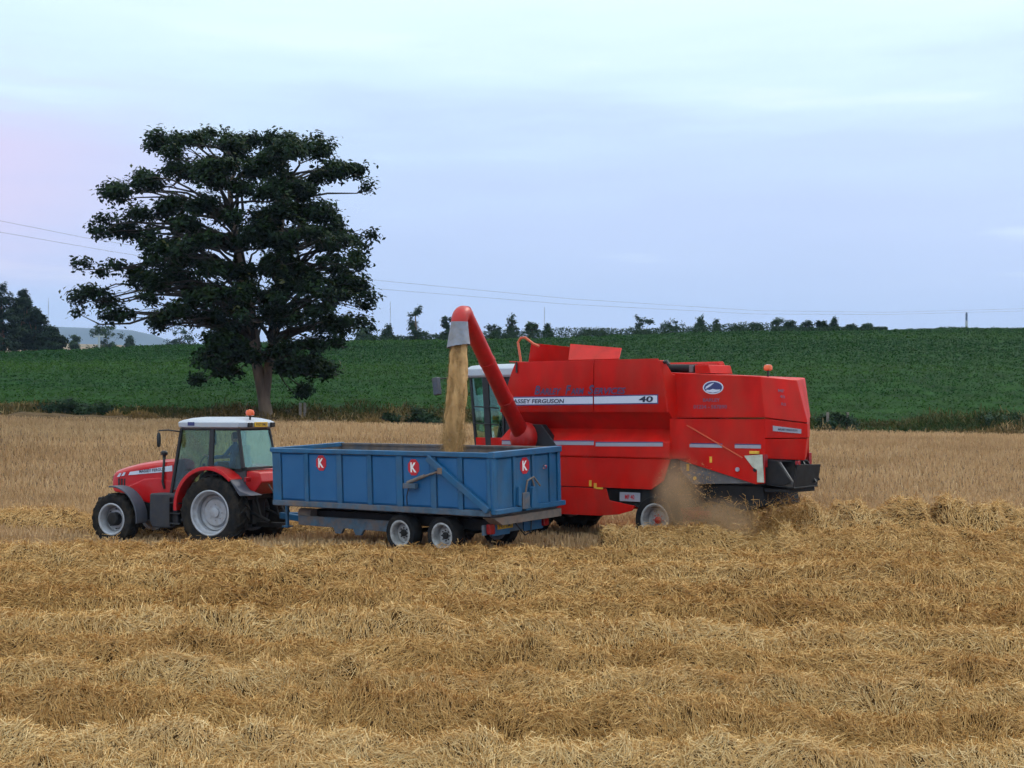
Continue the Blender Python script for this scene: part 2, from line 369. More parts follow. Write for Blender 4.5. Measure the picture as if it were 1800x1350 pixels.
def quadmesh(name, P, tint, m, parent=None, link=True, extra=None):
    """P (n,4,3) quads with a per-face tint attribute"""
    n = len(P); me = bpy.data.meshes.new(name)
    V = P.reshape(-1, 3).astype(np.float32)
    me.vertices.add(n * 4); me.vertices.foreach_set('co', V.ravel())
    me.loops.add(n * 4); me.loops.foreach_set('vertex_index', np.arange(n * 4, dtype=np.int32))
    me.polygons.add(n); me.polygons.foreach_set('loop_start', np.arange(0, n * 4, 4, dtype=np.int32))
    me.update(calc_edges=True)
    a = me.attributes.new('tint', 'FLOAT', 'FACE'); a.data.foreach_set('value', np.clip(tint, 0, 1).astype(np.float32))
    me.materials.append(M[m]); me.validate()
    o = bpy.data.objects.new(name, me)
    if link: COL.objects.link(o)
    if parent is not None: o.parent = parent
    return o
def unit(n, r=None):
    v = (r or rng).normal(size=(n, 3)); return v / np.linalg.norm(v, axis=1, keepdims=True)
def leaf_quads(C, N, size, r=None, aspect=0.7):
    """diamond leaves at C facing roughly N"""
    r = r or rng; n = len(C)
    N = N / np.maximum(np.linalg.norm(N, axis=1, keepdims=True), 1e-6)
    t = unit(n, r); t -= (t * N).sum(1, keepdims=True) * N; t /= np.maximum(np.linalg.norm(t, axis=1, keepdims=True), 1e-6)
    b = np.cross(N, t); s = np.asarray(size).reshape(-1, 1) * np.ones((n, 1)); w = s * aspect
    P = np.stack([C - t * s, C + b * w * 0.6 + N * s * 0.15, C + t * s, C - b * w * 0.6 + N * s * 0.15], axis=1)
    return P
def hsh(ix, iy, seed):
    h = (ix.astype(np.int64) * 374761393 + iy.astype(np.int64) * 668265263 + seed * 144665) & 0xffffffff
    h = ((h ^ (h >> 13)) * 1274126177) & 0xffffffff
    return ((h ^ (h >> 16)) & 0xffff) / 65535.0
def vnoise(x, y, seed=0):
    x = np.asarray(x, float); y = np.asarray(y, float)
    x0 = np.floor(x); y0 = np.floor(y); fx = x - x0; fy = y - y0; fx = fx * fx * (3 - 2 * fx); fy = fy * fy * (3 - 2 * fy)
    a = hsh(x0, y0, seed); b = hsh(x0 + 1, y0, seed); c = hsh(x0, y0 + 1, seed); d = hsh(x0 + 1, y0 + 1, seed)
    return (a * (1 - fx) + b * fx) * (1 - fy) + (c * (1 - fx) + d * fx) * fy
def fbm(x, y, seed=0, o=3):
    t = 0; a = 0.5; 
    for k in range(o):
        t = t + a * vnoise(np.asarray(x) * 2 ** k, np.asarray(y) * 2 ** k, seed + k * 17); a *= 0.5
    return t / (1 - 0.5 ** o)
def sstep(t):
    t = np.clip(t, 0, 1); return t * t * (3 - 2 * t)

# ------------------------------------------------------------------ terrain
EDGE, VERGE, RIDGE = 78.0, 84.0, 180.0
def G(x, y):
    x = np.asarray(x, float); y = np.asarray(y, float)
    e = 2.45 - 0.018 * np.clip(x, -60, 60)
    z = -0.30 * np.exp(-((x + 9.5) / 4.5) ** 2 - ((y - 42.0) / 4.5) ** 2)
    z = z + e * sstep((y - 46) / (EDGE - 46))
    z = z + 0.55 * sstep((y - EDGE) / (VERGE - EDGE))
    d_ = np.maximum(36.0 - y, 0)
    z = z - 0.15 * (d_ - 2 * (1 - np.exp(-d_ / 2)))                 # the near field falls gently towards the camera
    k = np.clip(x * RIDGE / np.maximum(y, 60), -75, 75)
    zr = 11.75 + 0.0235 * k - 0.00012 * k * k
    t = np.clip((y - VERGE) / (RIDGE - VERGE), 0, 1)
    hill = e + 0.55 + (zr - e - 0.55) * (1 - (1 - t) ** 1.35)
    z = np.where(y > VERGE, hill, z)
    z = np.where(y > RIDGE, zr - 9 * (1 - np.exp(-((y - RIDGE) / 70) ** 2)), z)
    z = z + 0.10 * (fbm(x * .08, y * .08, 3) - .5) * np.clip((y - 46) / 20, 0, 1)
    z = z + 0.9 * (fbm(x * .03, y * .05, 5) - .5) * sstep((y - VERGE) / 30)
    return z
def Gp(x, y):
    return float(G(np.array([x]), np.array([y]))[0])
def sheet(name, xs, ys, zf, m, label=None):
    X, Y = np.meshgrid(xs, ys); Z = zf(X, Y); nx, ny = len(xs), len(ys)
    me = bpy.data.meshes.new(name)
    V = np.stack([X, Y, Z], -1).reshape(-1, 3)
    i = np.arange(nx * ny).reshape(ny, nx)
    Fc = np.stack([i[:-1, :-1], i[:-1, 1:], i[1:, 1:], i[1:, :-1]], -1).reshape(-1, 4)
    me.from_pydata(V.tolist(), [], Fc.tolist()); me.materials.append(M[m])
    me.polygons.foreach_set('use_smooth', [True] * len(me.polygons))
    o = bpy.data.objects.new(name, me); COL.objects.link(o)
    setp(o, label, None, None, 'structure')
    return o
sheet('stubble_field', np.linspace(-75, 75, 120), np.concatenate([np.linspace(-30, 10, 10), np.linspace(11, 79, 110)]), G, 'soil_straw', 'harvested golden stubble field under the machines')
sheet('crop_hill', np.linspace(-170, 170, 150), np.concatenate([np.linspace(79, 200, 100), np.linspace(205, 420, 30)]), G, 'crop_ground', 'green crop field rising to the ridge behind the machines')
def moor_z(X, Y):
    t = (Y - 380) / 500
    az = X / Y
    top = 41 * sstep((-az - 0.12) / 0.12) * sstep(t) - 6 * sstep((az + .12) / .1) * sstep(t)
    return -.6 + top + 4 * (fbm(X * .006, Y * .006, 21) - .5) * sstep(t) - 3 * sstep((380 - Y) / 60)
sheet('far_moorland', np.linspace(-2600, 2600, 90), np.concatenate([np.linspace(330, 1400, 50), np.linspace(1500, 5200, 24)]), moor_z, 'moor', 'tan rough pasture beyond the ridge')
def far_z(X, Y):
    t = (Y - 3550) / 900
    az = X / Y
    h = 240 + 70 * (fbm(az * 7 + 4, 0 * az, 31) - .5)
    fall = 0.22 + 0.78 * sstep((-az - 0.13) / 0.13)
    return -5 + (h * fall) * sstep(t) * (1 + 0.15 * (fbm(X * .002, Y * .002, 32) - .5))
sheet('distant_hills', np.linspace(-4400, 4400, 140), np.linspace(3500, 5000, 26), far_z, 'far_hill', 'low blue hills on the horizon')

# ------------------------------------------------------------------ straw, stubble and crop (real blades and leaves)
def ribbons(P0, D, L, W, bend, seg=2, face=None):
    """thin bent ribbons: start P0, direction D, length L, width W, sag bend -> quads (seg*n,4,3)"""
    n = len(P0); out = []
    side = np.cross(D, unit(n) if face is None else face); side /= np.maximum(np.linalg.norm(side, axis=1, keepdims=True), 1e-6)
    bv = unit(n); prev = None
    for k in range(seg + 1):
        t = k / seg
        p = P0 + D * (L * t)[:, None] + bv * (bend * t * t)[:, None]
        wv = side * (W * (1 - 0.35 * t))[:, None] / 2
        cur = (p - wv, p + wv)
        if prev is not None: out.append(np.stack([prev[0], prev[1], cur[1], cur[0]], 1))
        prev = cur
    return np.concatenate(out, 0)
def stuff(o, label=None, cat=None):
    return setp(o, label, cat, None, 'stuff')
def lay_straw(X, Y, Z, slope, up, Lr, Wr, seg, seed, pale=0.0):
    """blades lying on a surface in swirling locks; slope = dz/dy of that surface"""
    n = len(X)
    az = (fbm(X * 1.1, Y * 1.6, seed + 61, 2) - .5) * 9.0 + rng.normal(0, .55, n) + rng.integers(0, 2, n) * PI
    el = np.clip(rng.normal(up[0], up[1], n) + (fbm(X * 1.7, Y * 2.4, seed + 67, 2) - .5) * .8, -.7, 1.35)
    D = np.stack([np.cos(az) * np.cos(el), np.sin(az) * np.cos(el), np.sin(el)], 1)
    D[:, 2] += D[:, 1] * slope * .8; D /= np.linalg.norm(D, axis=1, keepdims=True)
    L = rng.uniform(*Lr, n); W = rng.uniform(*Wr, n)
    P0 = np.stack([X, Y, Z], 1) - D * (L * rng.uniform(.15, .45, n))[:, None]
    face = np.stack([0 * X, -slope * np.ones(n), np.ones(n)], 1); face = face / np.linalg.norm(face, axis=1, keepdims=True) + unit(n) * .75
    Q = ribbons(P0, D, L, W, L * rng.uniform(-.32, .32, n), seg, face)
    ti = 0.30 * fbm(X * .9, Y * 1.3, seed + 71, 3) + 0.10 + 0.66 * rng.beta(1.1, 1.1, n) + pale
    return Q, np.tile(ti, seg)
def mound(s, t, h, seed, low=0.0, low_x=0.0):
    bump = 1.0
    """height of a windrow at distance s along it and t across (-1..1 at the feet)"""
    hh = h * (1.0 + bump * 0.40 * (fbm(s * .35, np.zeros_like(s) + seed, seed) - .5) + bump * 0.55 * (fbm(s * 1.2, t * .7, seed + 5, 2) - .5))
    if h > .8: hh = hh * (.35 + .65 * sstep((s - 6.2) / 1.6))
    if low: hh = hh * (1 - low * sstep((low_x - s) / 2.5) * sstep((s + 17) / 2))
    prof = np.clip(1 - np.abs(t) ** 2.0, 0, 1) ** .8
    return np.maximum(hh * prof * (0.66 + 0.68 * np.clip((fbm(s * 2.6, t * 2.0, seed + 9, 3) - .5) * 2.0 + .5, 0, 1)), 0)
def windrow(yc, sl, x0, x1, h, w, seed, dens, far, label, low=0.0):
    ns = int((x1 - x0) / 0.12) + 2; nt = 23
    S, T = np.meshgrid(np.linspace(x0, x1, ns), np.linspace(-1, 1, nt), indexing='ij')
    def place(S, T):
        wob = 0.22 * (fbm(S * .16, S * 0 + seed, seed + 2) - .5) + 0.16 * (fbm(S * .6, S * 0, seed + 3) - .5)
        ww = w * (0.88 + 0.24 * (fbm(S * .4, S * 0, seed + 4)))
        return S, yc + sl * S + wob + T * ww / 2
    X, Y = place(S, T)
    Z = G(X, Y) - 0.06 + mound(S, T, h, seed, low, 1.3)
    V = np.stack([X, Y, Z], -1).reshape(-1, 3); i = np.arange(ns * nt).reshape(ns, nt)
    Fc = np.stack([i[:-1, :-1], i[1:, :-1], i[1:, 1:], i[:-1, 1:]], -1).reshape(-1, 4)
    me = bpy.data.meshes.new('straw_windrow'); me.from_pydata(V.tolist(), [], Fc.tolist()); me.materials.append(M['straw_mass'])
    me.polygons.foreach_set('use_smooth', [True] * len(me.polygons))
    o = bpy.data.objects.new('straw_windrow', me); COL.objects.link(o)
    setp(o, label, 'straw row', 'rows of cut straw on the field')
    n = int((x1 - x0) * w * dens)
    s = rng.uniform(x0, x1, n); t = rng.uniform(-1.02, 1.0, n)
    X, Y = place(s, t); tc = np.clip(t, -1, 1); e = 0.06
    m0 = mound(s, tc, h, seed, low, 1.3)
    dz = (mound(s, np.clip(tc + e, -1, 1), h, seed, low, 1.3) - mound(s, np.clip(tc - e, -1, 1), h, seed, low, 1.3)) / (e * w)
    Z = G(X, Y) - 0.03 + m0 + rng.exponential(.035, n)
    Q, ti = lay_straw(X, Y, Z, dz, (.07, .31), (.07, .24) if far else (.06, .22), (.009, .015) if far else (.007, .012), 1, seed, .03 + .06 * (hsh(np.array([seed]), np.array([3]), 5)[0] - .5))
    stuff(quadmesh('loose_straw', Q, ti, 'straw', o))
    return o
SL = -0.075
rows = [(20.60, 0.40, 0.80, 'straw row just entering the picture at the bottom left corner'),
        (22.00, 0.43, 0.80, 'nearest full straw row, lying along the bottom edge'),
        (23.45, 0.43, 0.82, 'second straw row up from the bottom edge of the field'),
        (24.95, 0.43, 0.84, 'third straw row up from the bottom edge of the field'),
        (26.45, 0.43, 0.85, 'fourth straw row up from the bottom edge of the field'),
        (28.00, 0.43, 0.87, 'fifth straw row up from the bottom edge of the field'),
        (29.60, 0.43, 0.89, 'sixth straw row up from the bottom edge of the field'),
        (31.20, 0.36, 0.91, 'seventh straw row up from the bottom edge of the field'),
        (32.90, 0.36, 0.93, 'second straw row in front of the tractor and trailer wheels'),
        (34.60, 0.28, 0.95, 'straw row just in front of the tractor and trailer wheels')]
for i, (yc, h, w, lab) in enumerate(rows):
    hw = 0.36 * yc + 1.5
    windrow(yc, SL, -hw, hw, h, w, 40 + i * 13, 3900 if yc < 25 else (3300 if yc < 28 else (2700 if yc < 31 else 2300)), yc > 27, lab)
windrow(36.9, -.03, 2.2, 15.0, .50, 1.7, 157, 2000, True, 'straw row in front of the combine rear wheel, right of the trailer')
windrow(38.9, 0.02, 6.2, 17.5, .81, 2.2, 171, 1500, True, 'tall fresh straw row trailing behind the red combine')
windrow(42.9, -0.16, -19.5, -1.2, .45, 2.2, 191, 900, True, 'straw row passing under the tractor and trailer on the left')

def fan(y0, y1, dens, spread=.37):
    n = int(dens * spread * (y1 * y1 - y0 * y0)); y = np.sqrt(rng.uniform(y0 * y0, y1 * y1, n)); x = rng.uniform(-spread, spread, n) * y
    return x, y
def stubs(x, y, Lr, Wr):
    row = 0.28; yy = y - SL * x; y = np.round(yy / row) * row + SL * x + rng.normal(0, .03, len(x)); n = len(x)
    D = np.stack([rng.normal(0, .2, n), rng.normal(0, .2, n), np.ones(n)], 1); D /= np.linalg.norm(D, axis=1, keepdims=True)
    Q = ribbons(np.stack([x, y, G(x, y) - .02], 1), D, rng.uniform(*Lr, n), rng.uniform(*Wr, n), rng.uniform(-.02, .02, n), 1)
    return Q, 0.65 * rng.beta(2, 2, n) + .35 * fbm(x * .35, y * .8, 91, 3)
Q, ti = stubs(*fan(19.6, 37, 60), (.05, .10), (.008, .014))
stuff(quadmesh('stubble', Q, ti, 'stubble'), 'short cut stubble between the straw rows', 'stubble')
a1 = stubs(*fan(37, 55, 130), (.12, .26), (.018, .03)); a2 = stubs(*fan(55, 79.5, 75), (.14, .30), (.03, .05))
stuff(quadmesh('stubble', np.concatenate([a1[0], a2[0]]), np.concatenate([a1[1], a2[1]]), 'stubble'), 'open stubble behind the machines up to the field edge', 'stubble')
x, y = fan(19.6, 37, 60); Q, ti = lay_straw(x, y, G(x, y) + rng.exponential(.02, len(x)), 0 * x, (.03, .12), (.10, .28), (.008, .014), 1, 5, -.10)  # tint lowered: trench shade between the rows is put into the straw colour
stuff(quadmesh('straw_litter', Q, ti, 'straw'), 'thin loose straw lying on the stubble between rows', 'straw')
# crop on the hill: leaf canopy with humps
x, y = fan(VERGE - .5, 187, 25, .40); n = len(x)
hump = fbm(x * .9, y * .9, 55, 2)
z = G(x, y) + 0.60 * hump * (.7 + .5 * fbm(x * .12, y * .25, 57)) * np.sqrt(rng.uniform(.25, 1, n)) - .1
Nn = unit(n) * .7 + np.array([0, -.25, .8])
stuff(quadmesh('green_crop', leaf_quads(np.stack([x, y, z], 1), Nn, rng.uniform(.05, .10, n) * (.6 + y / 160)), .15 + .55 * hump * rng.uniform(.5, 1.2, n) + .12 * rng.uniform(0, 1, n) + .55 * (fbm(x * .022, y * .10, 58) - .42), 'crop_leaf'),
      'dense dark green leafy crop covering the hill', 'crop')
# rough verge along the field edge
n = 62000; x = rng.uniform(-36, 36, n); y = EDGE + 0.2 + rng.beta(1.3, 1.3, n) * 6.6 + 1.3 * (fbm(x * .2, x * 0, 83) - .5) * 2
hgt = (.12 + 1.1 * fbm(x * .35, y * .5, 77, 3) ** 1.8) * (1 + .7 * sstep((x - 14) / 8) * sstep((y - 80) / 2))
base = np.stack([x, y, G(x, y) - .05 + hgt * rng.uniform(0, .75, n)], 1)
ti = np.clip(.95 * fbm(x * .10 + 3, y * .45, 79, 3) ** 1.6 + .42 * rng.beta(1.2, 2.4, n) + .38 * sstep((EDGE + 2.0 - y) / 1.6) * (.5 + fbm(x * .3, y, 85)) + .08, 0, 1)
h2 = n // 2
D = np.stack([rng.normal(0, .5, h2), rng.normal(0, .5, h2), np.ones(h2)], 1); D /= np.linalg.norm(D, axis=1, keepdims=True)
L = hgt[:h2] * rng.uniform(.25, .6, h2)
Q1 = ribbons(base[:h2], D, L, rng.uniform(.03, .06, h2), L * rng.uniform(-.5, .5, h2), 1)
Q2 = leaf_quads(base[h2:], unit(n - h2) + np.array([0, -.2, .5]), rng.uniform(.05, .12, n - h2))
stuff(quadmesh('verge_growth', np.concatenate([Q1, Q2]), ti, 'verge_leaf'), 'brown and green weeds along the edge of the stubble', 'verge')
#--PART2--
# ------------------------------------------------------------------ wheels
def wheel(parent, c, Rr, W, rim, side, rimmat, lugs=0, hubmat='dark_metal', hubr=0.12, hubl=0.06, dish=0.10, tyre='rubber', label=None):
    """tyre with lugs, dished rim and hub; outer face towards side*y"""
    m = MB(); h = W / 2
    prof = [(rim, h * .78), (rim + .03, h * .92), (rim + (Rr - rim) * .45, h), (Rr - (Rr - rim) * .22, h * .95), (Rr - .025, h * .78), (Rr - .012, h * .4), (Rr - .01, 0)]
    prof = prof + [(r, -y) for r, y in prof[-2::-1]]
    m.lathe_y([(r, y * side) for r, y in prof] + [(rim - .02, 0)], c, 48, close=True)
    if lugs:
        d = 0.045 * Rr / .9
        for k in range(lugs):
            for sg in (-1, 1):
                a0 = 2 * PI * (k + (0.5 if sg > 0 else 0)) / lugs
                pts = []
                for (yy, da) in ((-.02, 0.0), (h * .55, .14), (h * .97, .24)):
                    for (rr) in (Rr - .03 if yy < h * .9 else Rr - .10, Rr + d * .55 if yy < h * .9 else Rr - .035):
                        for dd in (-.045 / Rr, .045 / Rr):
                            a = a0 + da + dd
                            pts.append((c[0] + rr * math.cos(a), c[1] + sg * yy, c[2] + rr * math.sin(a)))
                b = []
                for q in range(2):
                    o = q * 4
                    b += [(o, o + 4, o + 5, o + 1), (o + 2, o + 3, o + 7, o + 6), (o, o + 2, o + 6, o + 4), (o + 1, o + 5, o + 7, o + 3)]
                b += [(0, 1, 3, 2), (8, 10, 11, 9)]
                m.add(pts, b)
    w = m.build('wheel', 'rubber' if tyre == 'rubber' else tyre, parent, smooth=40)
    if label: w['label'] = label
    y0 = h
    rp = [(rim + .035, y0 * .93), (rim + .01, y0 * .97), (rim - .02, y0 * .90), (rim - .045, y0 * .55), (rim * .86, y0 * .42), (rim * .83, y0 * (.42) - dish), (rim * .70, y0 * .42 - dish * 1.2), (rim * .60, y0 * .42 - dish * .75), (hubr * 1.3, y0 * .42 - dish * .75), (0.0, y0 * .42 - dish * .75)]
    rm = MB(); rm.lathe_y([(r, y * side) for r, y in rp], c, 48)
    rm.lathe_y([(rim + .03, -y0 * .9 * side), (rim - .04, -y0 * .8 * side), (rim * .8, y0 * .1 * side)], c, 36)
    rm.build('rim', rimmat, w, smooth=35)
    hb = MB(); yb = y0 * .42 - dish * .75
    hb.lathe_y([(hubr, (yb - .01) * side), (hubr, (yb + hubl * .8) * side), (hubr * .8, (yb + hubl) * side), (0, (yb + hubl) * side)], c, 20)
    for k in range(8):
        a = 2 * PI * k / 8; rr = max(hubr * 1.45, rim * .36)
        hb.lathe_y([(.018, (yb - .01) * side), (.018, (yb + .025) * side), (0, (yb + .025) * side)], (c[0] + rr * math.cos(a), c[1], c[2] + rr * math.sin(a)), 6)
    hb.build('hub', hubmat, w, smooth=35)
    return w

# ------------------------------------------------------------------ trailer
T = thing('grain_trailer', 'blue steel tipping grain trailer with ribbed sides being filled by the auger', 'trailer', (0.340, 36.024, 0), R(142))
T.rotation_euler = (R(-2.2), 0, R(142))
HW, L, ZB, ZT = 1.30, 7.28, 1.02, 2.50
panels = [(6.97, 6.11), (5.97, 4.95), (4.78, 3.90), (3.76, 2.93), (2.74, 1.83), (1.66, .98), (.84, .10)]
for sd in (1, -1):
    y_in = (HW - .09) * sd; y_p = (HW - .05) * sd; y_o = HW * sd
    MB().box(0.02, L - .02, min(y_in, y_p), max(y_in, y_p), ZB + .05, ZT - .05).build('inner_lining', 'rust_inside', T)
    for a, b in panels:
        q = MB(); y1 = (HW - .048) * sd; y2 = (HW - .020) * sd
        q.loft([[(b, y1, ZB + .14), (a, y1, ZB + .14), (a, y1, ZT - .13), (b, y1, ZT - .13)], [(b + .05, y2, ZB + .19), (a - .05, y2, ZB + .19), (a - .05, y2, ZT - .17), (b + .05, y2, ZT - .17)]])
        q.build('side_panel', 'blue_panel', T, smooth=0)
    edges = [L] + [v for p in panels for v in p] + [0.0]
    for k in range(0, len(edges), 2):
        x1, x0 = edges[k], edges[k + 1]
        MB().box(x0, x1, min(y_p, y_o), max(y_p, y_o), ZB + .13, ZT - .11).build('rib', 'blue_paint', T, .012)
    MB().box(-.0, L, min(y_in, y_o + .035 * sd), max(y_in, y_o + .035 * sd), ZT - .112, ZT).build('top_rail', 'blue_paint' if sd > 0 else 'rust_inside', T, .015)
    MB().box(-.0, L, min(y_in, y_o + .03 * sd), max(y_in, y_o + .03 * sd), ZB, ZB + .132).build('bottom_rail', 'rusty_blue', T, .012)
    # hydraulic tailgate arm: long diagonal bar, short ram, bracket
    yo = y_o + .07 * sd
    arm = MB().bar((1.85, yo, 2.36), (.02, yo, 1.16), .09, .15, (0, 0, 1)).build('tailgate_arm', 'blue_paint', T, .012)
    MB().tube([(2.50, yo, 1.74), (1.95, yo, 1.92)], .045, 10).tube([(2.0, yo, 1.90), (1.42, yo, 2.06)], .028, 10).build('ram', 'rust_grey', arm)
    MB().box(2.22, 2.62, min(y_o, yo + .05 * sd), max(y_o, yo + .05 * sd), 1.61, 1.73).build('ram_bracket', 'rusty_blue', arm, .01)
    MB().box(1.36, 1.50, min(y_o, yo + .06 * sd), max(y_o, yo + .06 * sd), 1.98, 2.13).build('arm_lug', 'rust_grey', arm, .01)
    MB().tube([(2.45, yo, 1.66), (2.52, yo + .02 * sd, 1.42), (2.56, y_o + .04 * sd, 1.2)], .014, 6).build('hydraulic_hose', 'black_plastic', arm)
MB().box(.0, L, -HW + .05, HW - .05, ZB - .02, ZB + .06).build('floor', 'rust_inside', T)
MB().box(L - .07, L, -HW + .04, HW - .04, ZB + .02, ZT - .02).build('front_wall', 'rust_inside', T, .01)
MB().box(L - .08, L + .06, -HW - .02, HW + .02, ZT - .10, ZT + .012).build('front_rail', 'blue_paint', T, .015)
for yy in (-.85, -.3, .3, .85):
    MB().box(L, L + .06, yy - .06, yy + .06, ZB + .02, ZT - .10).build('front_rib', 'blue_paint', T, .01)
# tailgate (rear, x about 0)
MB().box(-.05, -.005, -HW, HW, ZB + .06, ZT - .03).build('tailgate', 'blue_panel', T, .006)
for yc, w in ((HW - .05, .12), (.51, .10), (-.22, .10), (-.91, .10), (-HW + .05, .12)):
    MB().box(-.115, -.05, yc - w / 2, yc + w / 2, ZB + .12, ZT - .12).build('tailgate_rib', 'blue_paint', T, .012)
for yl, yr in ((1.19, .56), (.46, -.17), (-.27, -.86), (-.96, -1.19)):
    MB().loft([[(-.05, yr, ZB + .14), (-.05, yl, ZB + .14), (-.05, yl, ZT - .14), (-.05, yr, ZT - .14)], [(-.085, yr + .04, ZB + .17), (-.085, yl - .04, ZB + .17), (-.085, yl - .04, ZT - .17), (-.085, yr + .04, ZT - .17)]]).build('tailgate_panel', 'blue_paint', T, smooth=0)
MB().box(-.15, .03, -HW - .03, HW + .04, ZT - .122, ZT + .02).build('tailgate_top_rail', 'blue_paint', T, .015)
MB().box(-.18, -.04, -HW - .10, .20, ZB + .05, ZB + .165).box(-.18, -.04, .34, HW + .02, ZB + .05, ZB + .165).build('tailgate_bottom_rail', 'blue_paint', T, .012)
MB().prism_x([(HW + .02, .99), (HW - .3, .80), (-HW - .02, .80), (-HW - .02, 1.0)], -.10, .25).build('rear_sill', 'rust_grey', T, .01)
hp = MB(); hp.prism_x([(.02, ZB + .10), (-.03, 1.60), (-.10, 1.64), (-.26, 1.12), (-.24, ZB + .08)], -.22, -.10); hp.build('hatch_guide', 'blue_paint', T, .01)
MB().prism_x([(.50, ZB + .20), (.46, 1.66), (.36, 1.60), (.38, ZB + .16)], -.2, -.117).build('hatch_guide', 'blue_paint', T, .01)
MB().box(-.20, -.12, .06, .34, 1.12, 1.50).build('grain_hatch', 'rusty_blue', T, .01)
MB().tube([(-.16, .18, 1.5), (-.2, .15, 1.78), (-.2, -.1, 1.85), (-.2, -.35, 1.62)], .022, 8).tube([(-.18, -.05, 1.84), (-.2, -.12, 1.62)], .02, 8).build('hatch_lever', 'rust_grey', T)
MB().lathe_y([(.05, -.02), (.05, .02)], (-.13, -.64, 2.05), 12).build('reflector', 'tail_red', T)
def emblem(org, xd, up, rad):
    org = Vector(org); xd = Vector(xd); up = Vector(up); n = xd.cross(up)
    N = 8; ring = [org + (xd * math.cos(2 * PI * (k + .5) / N) + up * math.sin(2 * PI * (k + .5) / N) * 1.1) * rad for k in range(N)]
    e = MB().plate([tuple(p) for p in ring], n, .008).build('maker_sign', 'sign_red', T, smooth=0)
    text('letter', 'K', rad * 1.0, rad * 1.25, 'sign_white', e, org + n * .008, xd, up, bold=.035)
emblem((5.50, HW - .019, 2.15), (-1, 0, 0), (0, 0, 1), .19)
emblem((2.37, HW - .019, 2.11), (-1, 0, 0), (0, 0, 1), .19)
emblem((-.086, .10, 2.13), (0, -1, 0), (0, 0, 1), .19)
# chassis
ch = MB()
for yy in (.62, -.62):
    ch.box(.35, 7.0, yy - .06, yy + .06, .62, .86)
for xx in (.4, 1.6, 3.0, 4.6, 6.2, 6.9): ch.box(xx - .06, xx + .06, -.62, .62, .66, .82)
ch.build('chassis', 'dark_metal', T, .008)
bm = MB(); bm.prism_y([(6.68, .50), (6.68, .74), (3.2, .74), (3.2, .46), (4.35, .475), (4.45, .33), (4.65, .33), (4.72, .48), (5.05, .48), (5.15, .34), (5.35, .34), (5.42, .485)], .92, 1.0)
bm.build('side_beam', 'rusty_blue', T, .008)
bm = MB(); bm.prism_y([(6.68, .50), (6.68, .74), (3.2, .74), (3.2, .46)], -1.0, -.92); bm.build('side_beam', 'rusty_blue', T, .008)
MB().tube([(6.75, .80, .78), (6.3, .80, .78)], .14, 16).build('air_tank', 'rust_grey', T)
MB().prism_z([(6.9, .55), (8.35, .10), (8.35, -.10), (6.9, -.55), (6.9, -.42), (8.1, 0.0), (6.9, .42)], .50, .66).build('drawbar', 'blue_paint', T, .01)
MB().tube([(7.35, .75, .95), (7.35, .75, .42)], .05, 10).box(7.25, 7.45, .65, .85, .38, .42).build('jack_leg', 'blue_paint', T)
for xx in (1.60, 2.94):
    MB().tube([(xx, -1.0, .47), (xx, 1.0, .47)], .06, 10).build('axle', 'dark_metal', T)
    wheel(T, (xx, 1.04, .48), .49, .36, .29, 1, 'rim_worn', 0, 'dark_metal', .085, .05, .09, 'tyre_black')
    wheel(T, (xx, -1.04, .48), .49, .36, .29, -1, 'rim_worn', 0, 'dark_metal', .085, .05, .09, 'tyre_black')
MB().box(.28, .36, -1.05, 1.22, .56, .80).build('rear_crossbeam', 'rusty_blue', T, .01)
MB().box(.24, .28, .30, .98, .52, .80).build('lamp_board', 'blue_paint', T, .008)
MB().box(.24, .28, -1.0, -.25, .52, .80).build('lamp_board', 'blue_paint', T, .008)
for yy in (1.05, -1.05):
    MB().box(.16, .28, yy - .10, yy + .10, .58, .82).build('tail_lamp', 'tail_red', T, .02)
pl = MB().box(.225, .24, .20, .78, .66, .80).build('number_plate', 'plate_yellow', T, .004)
text('plate_text', 'P457 DMS', .48, .085, 'decal_dark', pl, (.225, .49, .73), (0, -1, 0), (0, 0, 1), bold=.01)
MB().tube([(.1, .3, .8), (.1, -.1, .45), (.15, -.4, .5), (.2, -.5, .9)], .018, 6).build('cable', 'black_plastic', T)

# ------------------------------------------------------------------ tractor
A = thing('tractor', 'red tractor with white cab roof pulling the blue trailer', 'tractor', (-7.616, 41.765, -0.30), R(156))
for sd in (1, -1):
    wheel(A, (0.0, .98 * sd, .97), .98, .56, .585, sd, 'rim_grey', 20, 'rim_grey', .13, .05, .16)
    wheel(A, (3.36, .92 * sd, .70), .71, .46, .415, sd, 'rim_grey', 18, 'dark_metal', .19, .20, .14)
